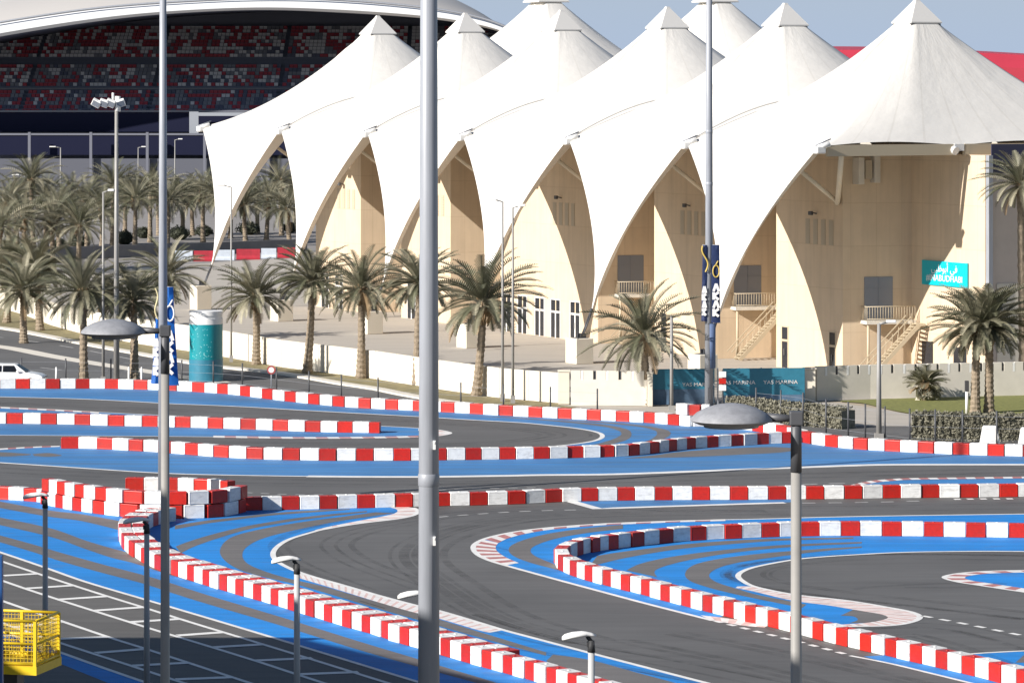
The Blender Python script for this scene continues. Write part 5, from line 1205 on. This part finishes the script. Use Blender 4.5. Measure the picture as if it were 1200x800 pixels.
for y in (-0.6, 0.6):
    bm = bmesh.new(); box(bm, (2.36, y-0.2, 0.62), (2.43, y+0.2, 0.76), bev=0.01); obj('headlight', bm, M_glassb, car)
bm = bmesh.new(); box(bm, (0.5, -1.05, 1.08), (0.68, -0.86, 1.22), bev=0.03); obj('mirror', bm, M_white, car)

# yellow lift basket, bottom left, on a boom
sB = 55.0
bk_ = thing('lift_basket', 'yellow mesh work basket of a boom lift at the bottom left corner', 'lift basket', (AT(16, 790, sB).x, F/sB, 0), math.radians(-14))
zb = H-(783-HY)/sB; zt = H-(724-HY)/sB
x0, x1, y0, y1 = -1.15, 0.62, -0.35, 1.05
bm = bmesh.new()
for x in (x0, -0.22, x1):
    for y in (y0, y1): box(bm, (x-0.035, y-0.035, zb), (x+0.035, y+0.035, zt))
for z in (zt, zb+0.55*(zt-zb), zb+0.16):
    for y in (y0, y1): tube(bm, (x0, y, z), (x1, y, z), 0.032, n=8)
    for x in (x0, x1): tube(bm, (x, y0, z), (x, y1, z), 0.032, n=8)
obj('frame', bm, M_yellow, bk_)
bm = bmesh.new(); box(bm, (x0-0.05, y0-0.05, zb-0.06), (x1+0.05, y1+0.05, zb+0.12)); obj('floor_tray', bm, M_yellow, bk_)
bm = bmesh.new(); box(bm, (x0+0.1, y0-0.10, zb+0.15), (-0.30, y0-0.04, zt-0.08), bev=0.02); box(bm, (x0+0.15, y0+0.1, zt-0.28), (-0.4, y0+0.4, zt+0.02), bev=0.03); obj('control_panel', bm, M_yellow, bk_)
def meshp(bm, ax, c, a0, a1, z0, z1, step=0.075):
    n = int((a1-a0)/step)
    for i in range(n+1):
        a = a0+i*(a1-a0)/n; p, q = ((a, c, z0), (a, c, z1)) if ax == 'x' else ((c, a, z0), (c, a, z1)); tube(bm, p, q, 0.007, n=3, caps=False)
    n = int((z1-z0)/step)
    for i in range(n+1):
        z = z0+i*(z1-z0)/n; p, q = ((a0, c, z), (a1, c, z)) if ax == 'x' else ((c, a0, z), (c, a1, z)); tube(bm, p, q, 0.007, n=3, caps=False)
bm = bmesh.new(); meshp(bm, 'x', y0, -0.2, x1, zb+.12, zt); meshp(bm, 'x', y1, x0, x1, zb+.12, zt); meshp(bm, 'y', x1, y0, y1, zb+.12, zt); meshp(bm, 'y', x0, y0, y1, zb+.12, zt); obj('mesh_panel', bm, M_yellow, bk_)
bm = bmesh.new(); box(bm, (-0.3, 0.2, zb-0.9), (0.0, 0.6, zb-0.07)); tube(bm, (-0.15, 0.4, zb-0.75), (-3.4, 4.5, 1.6), 0.16, 0.2, 10); obj('boom', bm, M_steel_d, bk_)
bm = bmesh.new(); box(bm, (-4.6, 3.0, 0.35), (-2.4, 6.6, 1.6), bev=0.08); obj('chassis', bm, M_yellow, bk_)
for x in (-4.5, -2.5):
    for y in (3.5, 6.0):
        bm = bmesh.new(); tube(bm, (x-0.18, y, 0.45), (x+0.18, y, 0.45), 0.45, n=18); obj('wheel', bm, M_black, bk_)
p = AT(-2, 650, 60.0)
bp = thing('blue_post', 'blue post at the left edge above the yellow basket', 'post', (p.x, p.y, 0))
bm = bmesh.new(); box(bm, (-0.09, -0.09, 0), (0.09, 0.09, p.z), bev=0.015); obj('pole', bm, mat('blue_enamel', (0.02, 0.09, 0.28), 0.4), bp)
bm = bmesh.new(); box(bm, (-0.2, -0.2, 0), (0.2, 0.2, 0.04)); obj('base_plate', bm, M_steel_d, bp)
# grandstand block beside the track (outside the picture); it throws the long shade over the near left corner
stand = thing('trackside_building', 'grey trackside building left of the view whose shade falls on the parking bays', 'building', (0, 0, 0))
def prism(name, P, h):
    bm = bmesh.new()
    lo = [bm.verts.new((x, y, 0)) for x, y in P]; hi = [bm.verts.new((x, y, h)) for x, y in P]
    for i in range(len(P)): bm.faces.new((lo[i], lo[(i+1) % len(P)], hi[(i+1) % len(P)], hi[i]))
    bm.faces.new(hi); bmesh.ops.recalc_face_normals(bm, faces=bm.faces); w_ = obj(name, bm, M_greywall, stand)
    for a_, b_ in zip(P[:-2], P[1:-1]):
        t = Vector((b_[0]-a_[0], b_[1]-a_[1], 0)); M = Matrix.Translation((a_[0], a_[1], 0)) @ Matrix.Rotation(math.atan2(t.y, t.x), 4, 'Z')
        for z in range(4, int(h)-3, 5):
            bm = bmesh.new(); box(bm, (0.5, -0.05, z), (t.length-0.5, 0.05, z+2), M=M); obj('window_band', bm, M_glass, w_)
M_greywall2 = mat('grey_concrete_wall', (0.36, 0.35, 0.33), 0.85)
prism('main_block', [(-60, 61.9), (-23, 61.9), (-22.4, 59.4), (-13.4, 45.4), (-13.4, 36), (-60, 36)], 25.0)
prism('low_block', [(-60, 134), (-37.7, 134.1), (-29.2, 122.1), (-23.0, 62.0), (-60, 62.0)], 18.5)

# ------------------------------------------------------------------ light, sky, camera
AZ, EL = 57.0, 28.0
to_sun = Vector((-math.sin(math.radians(AZ))*math.cos(math.radians(EL)), -math.cos(math.radians(AZ))*math.cos(math.radians(EL)), math.sin(math.radians(EL))))
sd = bpy.data.lights.new('sun', 'SUN'); sd.energy = 4.4; sd.angle = math.radians(0.5); sd.color = (1.0, 0.95, 0.88)
so = bpy.data.objects.new('sun', sd); C.objects.link(so); so.rotation_euler = (-to_sun).to_track_quat('-Z', 'Y').to_euler()
w = bpy.data.worlds.new('World'); bpy.context.scene.world = w; w.use_nodes = True; nt = w.node_tree
sk = nt.nodes.new('ShaderNodeTexSky'); sk.sky_type = 'NISHITA'; sk.sun_disc = False
sk.sun_elevation = math.radians(EL); sk.sun_rotation = math.atan2(to_sun.x, to_sun.y); sk.altitude = 0; sk.air_density = 1.0; sk.dust_density = 0.6; sk.ozone_density = 2.5
bg = nt.nodes['Background']; bg.inputs['Strength'].default_value = 0.05
# hazy band of sky towards the horizon
tcw = nt.nodes.new('ShaderNodeTexCoord'); spw = nt.nodes.new('ShaderNodeSeparateXYZ'); nt.links.new(tcw.outputs['Generated'], spw.inputs[0])
mrw = nt.nodes.new('ShaderNodeMapRange'); mrw.interpolation_type = 'SMOOTHSTEP'; mrw.inputs['From Min'].default_value = 0.0; mrw.inputs['From Max'].default_value = 0.09; mrw.inputs['To Min'].default_value = 0.90; mrw.inputs['To Max'].default_value = 0.0
nt.links.new(spw.outputs['Z'], mrw.inputs[0])
mxs = nt.nodes.new('ShaderNodeMix'); mxs.data_type = 'RGBA'; nt.links.new(mrw.outputs[0], mxs.inputs[0])
nt.links.new(sk.outputs[0], mxs.inputs[6]); mxs.inputs[7].default_value = (4.9, 6.15, 8.25, 1)
nt.links.new(mxs.outputs[2], bg.inputs['Color'])
cd = bpy.data.cameras.new('camera'); cd.sensor_width = 36; cd.lens = 36*F/1200.0; cd.shift_y = -(400-HY)/1200.0; cd.clip_start = 1; cd.clip_end = 12000
co = bpy.data.objects.new('camera', cd); C.objects.link(co); co.location = (0, 0, H); co.rotation_euler = (math.radians(90), 0, 0)
sc = bpy.context.scene; sc.camera = co
sc.view_settings.view_transform = 'Standard'; sc.view_settings.look = 'None'; sc.view_settings.exposure = 0.84; sc.view_settings.gamma = 1.0
sc.cycles.max_bounces = 6
print('blocks', NB)
